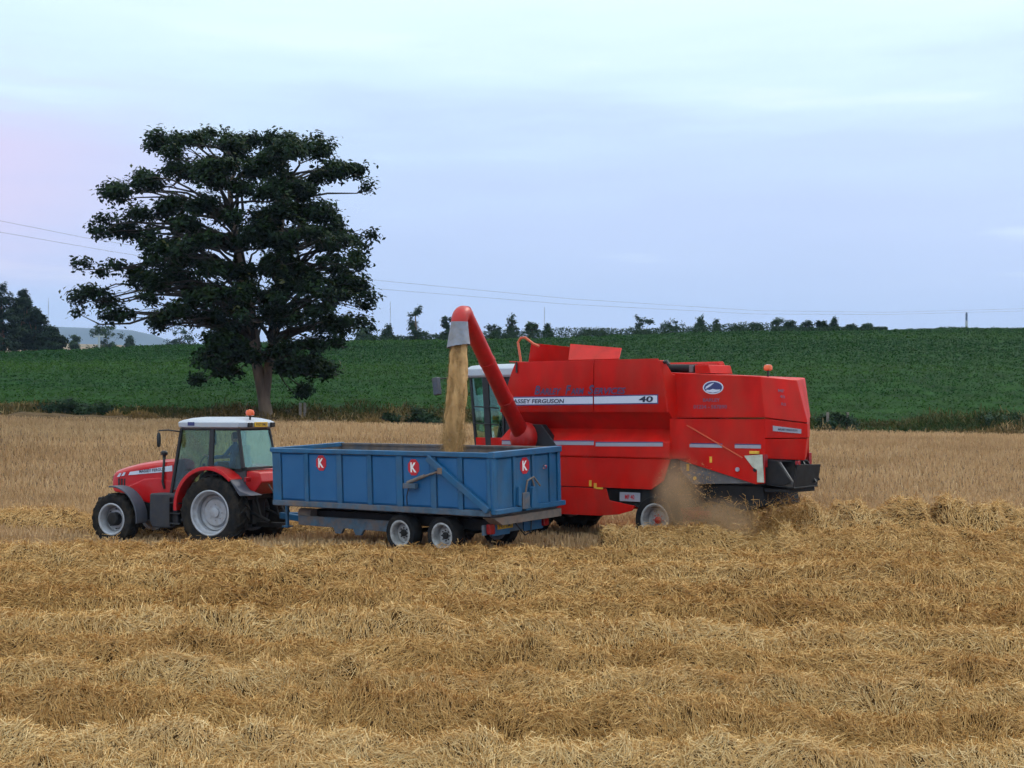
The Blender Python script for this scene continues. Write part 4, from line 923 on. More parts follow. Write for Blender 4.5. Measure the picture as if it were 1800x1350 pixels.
# engine deck bits behind the tank
MB().tube([(-3.9, .45, 4.52), (-4.75, .45, 4.50)], .11, 14).tube([(-4.75, .45, 4.50), (-4.95, .45, 4.52)], .06, 10).build('exhaust', 'dark_metal', C)
MB().box(-4.72, -4.62, .30, .62, 4.40, 4.58).build('exhaust_clamp', 'grey_steel', C, .01)
MB().prism_y([(-4.95, 4.36), (-4.95, 4.58), (-5.35, 4.58), (-5.42, 4.36)], -.2, .85).build('air_intake', 'red_paint', C, .015)
MB().tube([(-4.25, 1.36, 4.62), (-4.45, 1.36, 4.66), (-4.5, 1.36, 4.58)], .05, 8).build('work_lamp', 'black_plastic', C)
bs = MB().tube([(-6.92, .60, 4.2), (-6.92, .60, 4.42)], .028, 8).build('beacon_stem', 'black_plastic', hd)
MB().lathe_z([(.07, 0), (.105, .02), (.11, .09), (.08, .14), (0, .155)], (-6.92, .60, 4.41), 18).build('beacon', 'orange_lens', hd)
# open tank covers
MB().plate([(1.52, -.55, 5.36), (.02, -.55, 5.20), (-1.2, -.55, 5.06), (-1.3, -.75, 4.72), (.45, -.75, 4.74), (1.80, -.75, 4.78)], (0, 1, .2), .03).build('tank_cover', 'red_paint', C, .008)
MB().plate([(-.74, .55, 5.22), (-2.46, .55, 5.06), (-2.70, 1.0, 4.76), (-1.02, 1.0, 4.76)], (0, .7, 1), .03).build('tank_cover', 'red_paint', C, .008)
MB().plate([(1.70, .25, 4.80), (.55, .9, 4.74), (.55, -.75, 4.74), (1.75, -.75, 4.80)], (0, 0, 1), .03).build('cover_hinge_plate', 'red_paint', C, .008)
MB().tube([(.42, 1.25, 4.45), (.48, 1.22, 4.85), (.60, 1.18, 5.30), (.52, 1.15, 5.42), (.40, 1.12, 5.43), (.15, 1.05, 5.25), (.0, 1.0, 5.18)], .035, 8).build('grab_rail', 'orange_rail', C)
MB().tube([(.30, 1.60, 4.74), (.30, 1.60, 4.45)], .03, 6).build('latch', 'black_plastic', C)
# cab
def cz(y): return y
rfc = MB()
def crr(z, e): return [(2.95 - e, .80 - e, z), (2.75 - e, .92 - e, z), (1.0 + e * .3, .92 - e, z), (1.0 + e * .3, -.92 + e, z), (2.75 - e, -.92 + e, z), (2.95 - e, -.80 + e, z)]
rfc.loft([crr(4.36, .04), crr(4.42, 0), crr(4.60, .02), crr(4.70, .16), crr(4.74, .40)])
croof = rfc.build('cab_roof', 'white_roof', C, .02)
MB().lathe_y([(.07, 0), (.075, .03), (0, .05)], (2.02, .92, 4.53), 14).build('side_lamp', 'sign_white', croof)
for sd in (1, -1):
    for (xa, xb_) in ((2.66, 2.46), (2.10, 1.98), (1.45, 1.42)):
        w = .08 if xa != 2.10 else .22
        MB().bar((xb_, .80 * sd, 2.40), (xa, .82 * sd, 4.40), .06, w, (1, 0, 0)).build('cab_pillar', 'black_plastic', C, .012)
    MB().plate([(2.44, .80 * sd, 2.86), (2.08, .80 * sd, 2.80), (2.04, .82 * sd, 4.36), (2.62, .82 * sd, 4.36)], (0, 1, 0), .008).build('side_glass', 'green_glass', C)
    MB().plate([(1.94, .80 * sd, 2.95), (1.48, .80 * sd, 3.0), (1.48, .82 * sd, 4.36), (1.98, .82 * sd, 4.36)], (0, 1, 0), .008).build('side_glass', 'green_glass', C)
    for z in (3.05, 3.52): MB().tube([(2.52, .86 * sd, z + .02), (1.55, .88 * sd, z - .03)], .018, 6).build('hand_rail', 'black_plastic', C)
    MB().prism_y([(2.50, 2.40), (1.42, 2.40), (1.42, 2.66), (2.47, 2.66)], min(.79 * sd, .83 * sd), max(.79 * sd, .83 * sd)).build('cab_kick_panel', 'red_paint', C, .01)
MB().plate([(2.48, .78, 2.5), (2.48, -.78, 2.5), (2.70, -.80, 4.38), (2.70, .80, 4.38)], (1, 0, 0), .008).build('windscreen', 'green_glass', C)
MB().box(1.0, 2.5, -.80, .80, 2.25, 2.40).box(1.0, 1.42, -.80, .80, 2.4, 4.40).build('cab_base', 'black_plastic', C, .02)
MB().box(1.55, 2.05, -.28, .28, 2.4, 2.95).box(1.5, 1.64, -.26, .26, 2.95, 3.6).build('seat', 'seat_black', C, .05)
MB().tube([(2.35, 0, 2.5), (2.2, 0, 3.15)], .05, 8).build('steering_column', 'cab_trim', C)
MB().box(2.4, 2.75, .86, 1.42, 2.30, 2.36).build('cab_platform', 'pale_plate', C, .01)
# mirrors on long arms
for sd in (1, -1):
    ma = MB().tube([(2.75, .88 * sd, 4.36), (3.05, 1.5 * sd, 4.34), (3.12, 1.72 * sd, 4.32)], .018, 6).build('mirror_arm', 'black_plastic', C)
    MB().bar((3.10, 1.72 * sd, 3.86), (3.18, 1.72 * sd, 4.36), .16, .20, (1, 0, 0)).build('mirror', 'grey_plastic', ma, .03)
# ladder and front wheels, rear axle
lad = MB()
for z in (.75, 1.1, 1.45, 1.8, 2.15): lad.box(1.45, 1.95, 1.50, 1.72, z, z + .04)
lad.box(1.43, 1.46, 1.50, 1.72, .7, 2.3); lad.box(1.94, 1.97, 1.50, 1.72, .7, 2.3); lad.build('ladder', 'black_plastic', C, .006)
for sd in (1, -1):
    wheel(C, (.35, 1.12 * sd, .88), .88, .60, .46, sd, 'rim_worn', 18, 'tube_red', .16, .08, .12)
    wheel(C, (-4.15, 1.28 * sd, .64), .64, .42, .40, sd, 'rim_worn', 0, 'tube_red', .095, .06, .10, 'tyre_black')
MB().tube([(-4.15, -1.1, .64), (-4.15, 1.1, .64)], .09, 10).box(-4.3, -4.0, -.6, .6, .6, 1.2).build('rear_axle', 'tube_red', C, .01)
MB().tube([(-5.4, .85, .8), (-4.3, .9, .8)], .10, 12).build('steering_ram', 'tube_red', C)
# feeder house and header
MB().prism_y([(.9, 1.9), (2.6, 1.35), (3.4, .9), (3.4, .35), (2.6, .5), (.9, 1.1)], -.65, .65).build('feeder_house', 'red_paint', C, .02)
hdr = MB().prism_y([(3.4, 1.35), (3.5, 1.38), (3.62, .60), (3.9, .30), (4.75, .20), (4.75, .14), (3.6, .16), (3.4, .45)], -2.5, 2.5).build('header', 'red_paint', C, .015)
for sd in (1, -1): MB().prism_y([(3.4, .15), (3.4, 1.38), (3.8, 1.30), (5.4, .35), (5.5, .15)], min(2.5 * sd, 2.55 * sd), max(2.5 * sd, 2.55 * sd)).build('divider', 'red_paint', hdr, .01)
MB().tube([(3.95, -2.45, .58), (3.95, 2.45, .58)], .25, 14).build('header_auger', 'grey_steel', hdr)
rl = MB().tube([(4.5, -2.45, 1.10), (4.5, 2.45, 1.10)], .06, 10)
for k in range(6):
    a = 2 * PI * k / 6; rl.tube([(4.5 + .5 * math.cos(a), -2.4, 1.10 + .5 * math.sin(a)), (4.5 + .5 * math.cos(a), 2.4, 1.10 + .5 * math.sin(a))], .025, 6)
    for yy in (-2.4, 0, 2.4): rl.tube([(4.5, yy, 1.10), (4.5 + .5 * math.cos(a), yy, 1.10 + .5 * math.sin(a))], .02, 6)
rl.build('reel', 'sticker_yellow', hdr)
# tail chute: open dark tray
tr = MB()
tr.prism_y([(-7.10, 1.66), (-7.10, 2.22), (-7.42, 2.20), (-7.78, 1.72), (-7.6, 1.62)], .96, 1.0)
tr.prism_y([(-7.10, 1.66), (-7.10, 2.22), (-7.42, 2.20), (-7.78, 1.72), (-7.6, 1.62)], -.47, -.43)
tr.plate([(-7.08, .98, 1.62), (-7.08, -.45, 1.62), (-7.72, -.45, 1.54), (-7.86, .98, 1.54)], (0, 0, 1), .04)
tr.plate([(-7.84, .98, 1.56), (-7.70, -.45, 1.56), (-7.80, -.45, 2.10), (-7.96, .98, 2.14)], (1, 0, 0), .03)
tr.plate([(-7.42, .98, 2.17), (-7.42, -.45, 2.17), (-7.08, -.45, 2.22), (-7.08, .98, 2.22)], (0, 0, 1), .03)
ch = tr.build('tail_chute', 'dark_metal', C, .01)
MB().bar((-7.42, .90, 2.17), (-7.80, .90, 1.66), .05, .05).build('chute_brace', 'grey_steel', ch)
MB().bar((-7.42, -.2, 2.17), (-7.80, -.2, 1.66), .05, .05).build('chute_fin', 'black_plastic', ch)
MB().box(-7.66, -7.0, -.4, .9, 1.44, 1.53).build('chute_frame', 'dark_metal', ch, .01)
MB().box(-7.96, -7.88, .85, .97, 2.12, 2.22).build('chute_lamp', 'tail_red', ch, .01)
# straw walkers and chopper under the hood
MB().prism_y([(-4.7, 1.58), (-6.9, 1.58), (-7.0, 1.1), (-6.4, .95), (-5.2, 1.2)], -.85, .85).build('straw_chopper', 'dark_metal', C, .02)
# unloading auger: elbow, tube, end cap and rubber spout (world points moved into local space)
Mi = (Matrix.Translation((1.382, 42.126, 0)) @ Matrix.Rotation(R(140), 4, 'Z')).inverted()
Mt = Matrix.Translation((0.340, 36.024, 0)) @ Matrix.Rotation(R(142), 4, 'Z')
top = Mi @ (Mt @ Vector((2.02, -.10, 5.86)))
base = Vector((.10, 1.62, 2.78))
dr = (top - base).normalized()
tb = MB().tube([base - dr * .05, base + dr * .9, top - dr * .9, top], [.24, .205, .205, .20], 22)
auger = tb.build('unloading_auger', 'tube_red', C, smooth=50)
MB().lathe_y([(0, -.10), (.30, -.10), (.40, .0), (.42, .16), (.36, .36), (.2, .48), (0, .5)], (.05, 1.40, 2.70), 24).build('auger_elbow', 'tube_red', auger, smooth=50)
MB().prism_y([(.5, 2.25), (.62, 2.7), (.3, 3.05), (-.5, 3.05), (-1.15, 2.36), (-1.1, 2.25)], 1.3, 1.52).build('auger_recess', 'black_plastic', auger, .02)
for k in (.30, .62):
    p = base.lerp(top, k); MB().tube([p - dr * .03, p + dr * .03], .219, 22).build('auger_collar', 'tube_red', auger, .008)
# end: rounded hood turning down
sx = Mi.to_3x3() @ (Mt.to_3x3() @ Vector((1, 0, 0)))
mouth = Mi @ (Mt @ Vector((2.26, .0, 5.42)))
cap = MB(); n = 20
hz = Vector((dr.x, dr.y, 0)).normalized(); sv = Vector((0, 0, 1)).cross(hz)
rings = []
q0 = top - dr * .12
for k in range(8):
    t = k / 7; ang = t * (PI / 2 + math.asin(dr.z)); dd = (dr * math.cos(ang) + (hz * math.sin(math.asin(dr.z)) * 1 - Vector((0, 0, 1)) * math.cos(math.asin(dr.z))) * math.sin(ang)).normalized()
    q0 = q0 + dd * (.07 + .02 * t) if k else q0
    vv = sv.cross(dd).normalized()
    rings.append([tuple(q0 + (vv * math.cos(2 * PI * i / n) * .205 + sv * math.sin(2 * PI * i / n) * .21)) for i in range(n)])
cap.loft(rings); cap.build('auger_cap', 'tube_red', auger, smooth=60)
end = Vector(q0)
sp = []
for z, r, e in ((.10, .222, 0), (0, .230, .0), (-.25, .265, .03), (-.50, .305, .05)):
    sp.append([tuple(end + Vector((0, 0, z)) + hz * e + (hz * math.cos(2 * PI * i / n) * r + sv * math.sin(2 * PI * i / n) * r * .95) + Vector((0, 0, .05 * math.sin(2 * PI * i / n) if z < -.4 else 0))) for i in range(n)])
MB().loft(sp, cap=False).build('spout', 'spout_rubber', auger, smooth=60)
spout_w = Mi.inverted() @ (end + Vector((0, 0, -.48)) + hz * .05)

# ------------------------------------------------------------------ falling grain and the heap it makes
def grain_stream():
    m = MB(); n = 26; rings = []
    z1 = spout_w.z + .12; z0 = 1.45; K = 110
    land = Mt @ Vector((2.36, .05, 0))
    for k in range(K):
        t = k / (K - 1); z = z1 + (z0 - z1) * t
        cx = spout_w.x + (land.x - spout_w.x) * t ** 1.4; cy = spout_w.y + (land.y - spout_w.y) * t ** 1.4
        r0 = .205 + .07 * t
        ring = []
        for i in range(n):
            a = 2 * PI * i / n
            r = r0 * (1 + .85 * (float(fbm(np.array([a * 1.3 if a < PI else (2 * PI - a) * 1.3]), np.array([z * .9]), 141)[0]) - .5) + .75 * (float(fbm(np.array([math.cos(a) * 5 + 9]), np.array([z * 3.2 + math.sin(a) * 5]), 147)[0]) - .5))
            ring.append((cx + r * math.cos(a), cy + r * math.sin(a), z))
        rings.append(ring)
    m.loft(rings)
    o = m.build('falling_grain', 'grain', None, smooth=60)
    setp(o, 'stream of golden grain pouring from the auger spout into the trailer', 'grain', None, 'stuff')
    # loose kernels around the stream
    N = 36000; t = rng.uniform(0, 1, N); z = z1 - .1 + (2.0 - z1) * t; tt = (z1 - z) / (z1 - z0)
    ang = rng.uniform(0, 2 * PI, N); rr = (.195 + .07 * tt) * (.90 + np.abs(rng.normal(0, .10 + .26 * tt, N)))
    cx = spout_w.x + (land.x - spout_w.x) * tt ** 1.4; cy = spout_w.y + (land.y - spout_w.y) * tt ** 1.4
    Cc = np.stack([cx + rr * np.cos(ang), cy + rr * np.sin(ang), z], 1)
    k = quadmesh('kernels', leaf_quads(Cc, unit(N), rng.uniform(.006, .013, N)), rng.beta(2, 2, N), 'dry_grass', o); k['kind'] = 'stuff'
    hp = MB(); rings = []
    for r, zz in ((2.2, 1.1), (1.6, 1.35), (1.0, 1.62), (.45, 1.85), (.02, 1.96)):
        rings.append([tuple(Mt @ Vector((2.7 + r * 1.25 * math.cos(2 * PI * i / 30), max(-1.15, min(1.15, r * math.sin(2 * PI * i / 30))), zz + .04 * math.sin(i * 2.1)))) for i in range(30)])
    hp.loft(rings); hp.build('grain_heap', 'grain', o, smooth=60)
grain_stream()

# ------------------------------------------------------------------ dust and chaff behind the combine
def dust():
    m, nt, b = nodes_of('dust_volume'); nt.nodes.remove(b); Lk = nt.links
    pv = nt.nodes.new('ShaderNodeVolumePrincipled'); pv.inputs['Color'].default_value = (0.97, 0.70, 0.45, 1); pv.inputs['Anisotropy'].default_value = 0.2
    tc = nt.nodes.new('ShaderNodeTexCoord'); nz = nt.nodes.new('ShaderNodeTexNoise'); nz.inputs['Scale'].default_value = 1.6; nz.inputs['Detail'].default_value = 4
    Lk.new(tc.outputs['Object'], nz.inputs['Vector'])
    ln = nt.nodes.new('ShaderNodeVectorMath'); ln.operation = 'LENGTH'; Lk.new(tc.outputs['Object'], ln.inputs[0])
    fo = nt.nodes.new('ShaderNodeMapRange'); fo.interpolation_type = 'SMOOTHSTEP'; fo.inputs[1].default_value = 1.0; fo.inputs[2].default_value = 0.15
    Lk.new(ln.outputs['Value'], fo.inputs[0])
    nr = nt.nodes.new('ShaderNodeMapRange'); nr.inputs[1].default_value = 0.30; nr.inputs[2].default_value = 0.70; nr.inputs[3].default_value = 0.15; nr.inputs[4].default_value = 1.0
    Lk.new(nz.outputs[0], nr.inputs[0])
    mu = nt.nodes.new('ShaderNodeMath'); mu.operation = 'MULTIPLY'; Lk.new(fo.outputs[0], mu.inputs[0]); Lk.new(nr.outputs[0], mu.inputs[1])
    m2 = nt.nodes.new('ShaderNodeMath'); m2.operation = 'MULTIPLY'; m2.inputs[1].default_value = 3.2; Lk.new(mu.outputs[0], m2.inputs[0])
    Lk.new(m2.outputs[0], pv.inputs['Density']); Lk.new(pv.outputs[0], nt.nodes['Material Output'].inputs['Volume'])
    M['dust_volume'] = m
    Mc = Mi.inverted()
    for (p, r, lab) in (((-5.15, 1.90, 1.25), (.85, .55, 1.35), 'brown dust billowing up behind the rear wheel of the combine'), ((-6.1, 1.5, .70), (1.3, .6, .75), 'dust and chaff settling under the tail of the combine')):
        bm = bmesh.new(); bmesh.ops.create_icosphere(bm, subdivisions=3, radius=1.0)
        me = bpy.data.meshes.new('dust_cloud'); bm.to_mesh(me); bm.free(); me.materials.append(m)
        o = bpy.data.objects.new('dust_cloud', me); COL.objects.link(o); o.location = Mc @ Vector(p); o.scale = r; o.rotation_euler = (0, 0, R(140))
        setp(o, lab, 'dust', None, 'stuff')
    # straw falling from the tail
    N = 9000; xx = rng.uniform(-7.3, -5.0, N); zz = rng.uniform(.15, 1.55, N) ** 1.0; yy = rng.normal(0, .55, N) * (1 + (1.6 - zz) * .4)
    keep = zz < 1.6 - .25 * np.abs(xx + 6.3) - .25 * np.abs(yy); xx, yy, zz = xx[keep], yy[keep], zz[keep]; N = len(xx)
    W_ = np.array([tuple(Mc @ Vector(p)) for p in zip(xx, yy, zz)])
    Q = ribbons(W_, unit(N), rng.uniform(.06, .22, N), rng.uniform(.009, .016, N), rng.uniform(-.08, .08, N), 1)
    stuff(quadmesh('falling_straw', Q, .6 * rng.beta(2, 2, N) + .1, 'straw'), 'chopped straw dropping from under the tail of the combine', 'straw')
    N = 1500; d_ = unit(N) * (rng.uniform(0, 1, N) ** .5)[:, None] * np.array([1.0, .6, 1.1])
    W_ = np.array([tuple(Mc @ Vector((-5.15 + a, 1.5 + b_, 1.2 + c_))) for a, b_, c_ in d_])
    k = quadmesh('flying_chaff', ribbons(W_, unit(N), rng.uniform(.02, .08, N), rng.uniform(.006, .014, N), np.zeros(N), 1), rng.beta(2, 2, N), 'straw')
    stuff(k, 'bits of chaff flying in the dust beside the combine', 'chaff')
dust()

# ------------------------------------------------------------------ trees
def tree_leaves(pads, n, size, seed, loose=1.0):
    """pads (k,6): centre and radii; leaves spread over and through each pad, denser at the upper shell"""
    r = np.random.default_rng(seed); pads = np.asarray(pads, float)
    area = pads[:, 3] * pads[:, 5] + pads[:, 4] * pads[:, 5] + pads[:, 3] * pads[:, 4]; cnt = np.maximum((n * area / area.sum()).astype(int), 12)
    Cs, Ns, Ts = [], [], []
    for p, c in zip(pads, cnt):
        # each pad is a bunch of twig clusters
        q = max(4, c // 26); d = unit(q, r); d[:, 2] = np.where(d[:, 2] < -.35, -d[:, 2] * .5, d[:, 2])
        cc = p[:3] + d * p[3:] * (r.uniform(.15, 1.0, q) ** .5)[:, None]
        k = r.integers(0, q, c); off = r.normal(0, 1, (c, 3)) * size * np.array([1.5, 1.5, 1.2]) * loose
        P = cc[k] + off
        Cs.append(P); Ns.append(d[k] * .7 + unit(c, r) * .6 + np.array([0, 0, .55])); 
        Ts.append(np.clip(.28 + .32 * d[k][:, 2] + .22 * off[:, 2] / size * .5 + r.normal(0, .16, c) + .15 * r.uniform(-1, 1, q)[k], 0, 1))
    Cs = np.concatenate(Cs); Ns = np.concatenate(Ns); Ts = np.concatenate(Ts)
    return leaf_quads(Cs, Ns, r.uniform(.7, 1.35, len(Cs)) * size, r, .8), Ts
def limb(m, a, b, r0, r1, sag, r, n=6):
    a = Vector(a); b = Vector(b); L_ = (b - a).length
    pts = []; rad = []
    j = Vector(r.normal(0, .05 * L_, 3))
    for k in range(n + 1):
        t = k / n; p = a.lerp(b, t) + Vector((0, 0, sag * L_ * math.sin(PI * t))) + j * math.sin(2 * PI * t) * .8 + Vector(r.normal(0, .012 * L_, 3)) * (0 < k < n)
        pts.append(p); rad.append(r0 + (r1 - r0) * t ** .8)
    m.tube(pts, rad, 7); return pts

def big_tree():
    Yt = 80.0; k = Yt / 2660.0
    X = lambda px: (px - 900) * k
    Zp = lambda py: 3.45 - (py - 720) * k
    r = np.random.default_rng(5)
    bx, bz = X(461), Gp(X(461), Yt)
    t = thing('tree', 'large spreading broadleaf tree standing at the field edge behind the tractor', 'tree', (bx, Yt, bz))
    PX = [(308, 245, 42, 17), (288, 268, 24, 15), (330, 240, 30, 12), (371, 240, 12, 7), (404, 240, 9, 5), (450, 243, 26, 12), (475, 247, 14, 8),
          (426, 280, 76, 22), (532, 277, 44, 20), (380, 290, 40, 20), (480, 285, 50, 22), (612, 314, 38, 16), (646, 334, 14, 10), (575, 315, 26, 14),
          (230, 332, 36, 17), (262, 318, 18, 10), (198, 362, 30, 17), (172, 414, 17, 9), (182, 392, 18, 10), (345, 325, 56, 24), (473, 333, 78, 28), (545, 342, 36, 24), (588, 375, 16, 20),
          (257, 380, 50, 17), (320, 385, 44, 17), (383, 372, 36, 18), (493, 384, 68, 22), (634, 412, 32, 11), (600, 420, 20, 9), (218, 428, 26, 12), (285, 432, 42, 14), (350, 425, 38, 14),
          (434, 428, 38, 16), (532, 428, 48, 18), (596, 458, 38, 11), (634, 467, 12, 8), (172, 471, 36, 11), (250, 476, 34, 11), (340, 466, 44, 13), (455, 478, 58, 17), (548, 478, 50, 15),
          (156, 508, 28, 18), (143, 542, 22, 16), (135, 560, 12, 10), (196, 528, 26, 17), (210, 552, 18, 9), (257, 508, 32, 15), (332, 512, 44, 18), (434, 520, 70, 22), (551, 518, 66, 22), (624, 520, 32, 22),
          (288, 552, 34, 13), (277, 570, 14, 8), (355, 548, 44, 15), (640, 550, 18, 18), (445, 556, 54, 16), (551, 556, 70, 18), (608, 588, 26, 15), (590, 570, 30, 14),
          (404, 598, 44, 22), (420, 615, 26, 18), (385, 612, 30, 18), (372, 635, 26, 22), (354, 664, 12, 14), (385, 655, 14, 10), (400, 630, 20, 16), (524, 605, 44, 24), (563, 622, 22, 20), (536, 655, 20, 26), (530, 688, 14, 10), (500, 636, 17, 18), (515, 668, 14, 16), (550, 640, 18, 18), (548, 675, 12, 12)]
    blobs = []
    for (px, py, rx, ry) in PX:
        nb = max(1, int(round(rx / (ry * .95))))
        for i in range(nb):
            q = ry * r.uniform(.75, 1.35)
            bx_ = px + (i - (nb - 1) / 2) * 2 * rx / nb * .92 + r.normal(0, 3); by_ = py + r.normal(0, .75) * ry
            blobs.append((min(max(bx_, 128 + q), 662 - q), max(by_, 230 + q), q * 1.15, q))
    for i in range(42):
        a_ = r.uniform(0, 2 * PI); q_ = math.sqrt(r.uniform(0, 1)); blobs.append((425 + 205 * q_ * math.cos(a_), 425 + 160 * q_ * math.sin(a_), r.uniform(9, 16), r.uniform(9, 15)))
    pads = []
    for (px, py, rx, ry) in blobs:
        x, z = X(px), Zp(py); dxn = (px - 415) / 270.0; dz = (py - 440) / 220.0
        dep = 7.0 * math.sqrt(max(.05, 1 - min(1, dxn * dxn * .9 + dz * dz * .5)))
        inner = abs(px - 430) < 190 and 260 < py < 640
        offs = (r.uniform(-.9, -.25), r.uniform(.2, .9)) if inner else (r.uniform(-.55, .55),)
        for o in offs:
            yd = Yt + o * dep; kd = yd / 2660.0
            pads.append(((px - 900) * kd + r.normal(0, .12), yd, 3.45 - (py - 720) * kd + r.normal(0, .12), rx * kd, max(.5, rx * kd), ry * kd))
    pads = np.array(pads); loc = np.array([bx, Yt, bz])
    pl = pads.copy(); pl[:, :3] -= loc
    pl[:, 3:] *= 1.10
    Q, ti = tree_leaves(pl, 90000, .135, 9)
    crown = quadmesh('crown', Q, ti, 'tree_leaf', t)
    m = MB(); V3 = lambda px, py, dy=0: Vector((X(px) - bx, dy, Zp(py) - bz))
    trunk = [V3(469, 742), V3(468, 728), V3(462, 690), V3(455, 655), V3(449, 630)]
    m.tube(trunk, [.50, .36, .32, .31, .26], 12)
    m.tube([V3(466, 715, 0), V3(467, 690, 0), V3(470, 660, 0), V3(474, 632, 0), V3(480, 600, .1)], [.22, .26, .26, .25, .22], 12)
    tr_o = None
    stemL = [V3(449, 632), V3(446, 600, .2), V3(438, 545, .3), V3(428, 490, .2), V3(420, 440, 0), V3(410, 390, -.2), V3(405, 330, -.3), V3(420, 280, 0)]
    stemR = [V3(479, 602, .1), V3(481, 560, .3), V3(488, 500, .5), V3(490, 440, .5), V3(492, 380, .4), V3(500, 320, .2), V3(495, 285, 0)]
    m.tube(stemL, [.36, .32, .29, .27, .24, .18, .12, .05], 9); m.tube(stemR, [.30, .28, .26, .23, .18, .12, .05], 9)
    st = [(p, .28 - .02 * i) for i, p in enumerate(stemL)] + [(p, .26 - .025 * i) for i, p in enumerate(stemR)]
    trunk_o = m.build('trunk', 'bark', t, smooth=70)
    mb = MB()
    for p in pl:
        c = Vector(p[:3]) - Vector((0, 0, p[5] * .3))
        best = min(st, key=lambda s: (s[0] - c).length + max(0, (s[0].z - c.z + .5)) * 1.6)
        a = best[0]; L_ = (c - a).length
        pts = limb(mb, a, c, min(best[1] * .6, .03 + .016 * L_), .02, .10, r)
        for q in range(1):
            s0 = pts[r.integers(3, 7)]; e = Vector(p[:3]) + Vector(r.normal(0, .5, 3) * p[3:])
            limb(mb, s0, e, .03, .008, .05, r, 4)
    br = mb.build('branches', 'dark_bark', trunk_o, smooth=70)
big_tree()

def small_tree(name, px, top, basepy, width, Yt, shape, seed, label, m='ridge_leaf', group='trees and bushes along the far ridge', n=1500, size=None, trunk='bark', cat='tree', group_on=True):
    """a far tree: px centre, top and base rows in the photograph, width in px, at distance Yt"""
    k = Yt / 2660.0; r = np.random.default_rng(seed)
    x = (px - 900) * k; z1 = 3.45 - (top - 720) * k; z0 = 3.45 - (basepy - 720) * k; width = width * 1.12; gz = Gp(x, Yt) if Yt < 400 else z0 - .5
    gz = min(gz, z0); h = z1 - z0; w = width * k / 2
    t = thing(name, label, cat, (x, Yt, gz), 0, group if group_on else None)
    pads = []
    if shape == 'cone':
        for i in range(11):
            f = i / 10; pads.append((r.normal(0, .12) * w, r.normal(0, .1) * w, z0 - gz + h * (.02 + .90 * f), w * (1 - f * .85) * r.uniform(.75, 1.1), w * (1 - f * .85) * .85, h * .12))
    elif shape == 'pine':
        for i in range(60):
            f = r.uniform(0, 1); hw_ = w * (1 - f ** 1.7) ** .8; a = r.uniform(0, 2 * PI); q = r.uniform(.2, .85)
            pads.append((hw_ * q * math.cos(a), hw_ * q * math.sin(a), z0 - gz + h * (.06 + .86 * f), .10 * w + hw_ * .42, .10 * w + hw_ * .42, h * .11))
    elif shape == 'dome':
        for i in range(16):
            a = r.uniform(0, 2 * PI); q = r.uniform(.1, .75); f = r.uniform(-.12, .92)
            q *= math.sqrt(max(.1, 1 - (2 * f - .8) ** 2 * .6))
            pads.append((w * q * math.cos(a), w * q * math.sin(a), z0 - gz + h * f * .92, w * .42, w * .42, h * .17))
        for i in range(7): pads.append((w * r.uniform(-.6, .6), w * r.uniform(-.4, .4), z0 - gz + h * r.uniform(-.1, .25), w * .4, w * .4, h * .17))
    elif shape == 'wispy':
        for i in range(12):
            f = r.uniform(.0, 1.0) ** 1.2; pads.append((r.normal(0, .5) * w * (1.1 - .6 * f), r.normal(0, .4) * w, z0 - gz + h * f * .93, w * .30, w * .30, h * .16))
        for dx in (-.45, .4): pads.append((dx * w, 0, z0 - gz + h * (.85 if dx > 0 else .70), w * .16, w * .16, h * .14))
    else:  # bush
        for i in range(9):
            pads.append((r.uniform(-.75, .75) * w, r.uniform(-.5, .5) * w, z0 - gz + h * r.uniform(.05, .72), w * .34, w * .34, h * .28))
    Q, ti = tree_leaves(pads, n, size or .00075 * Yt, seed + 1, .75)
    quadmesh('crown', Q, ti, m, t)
    mt = MB(); zt = z0 - gz + h * .8
    mt.tube([(0, 0, -.2), (.05 * w, 0, zt * .5), (0, 0, zt)], [.05 * h ** .8 + .06, .035 * h ** .8 + .04, .02], 7)
    for p in pads[:6]: limb(mt, (0, 0, max(.1, p[2] * .6)), p[:3], .05 * h ** .6, .015, .06, r, 3)
    mt.build('trunk', trunk, t, smooth=70)
    return t
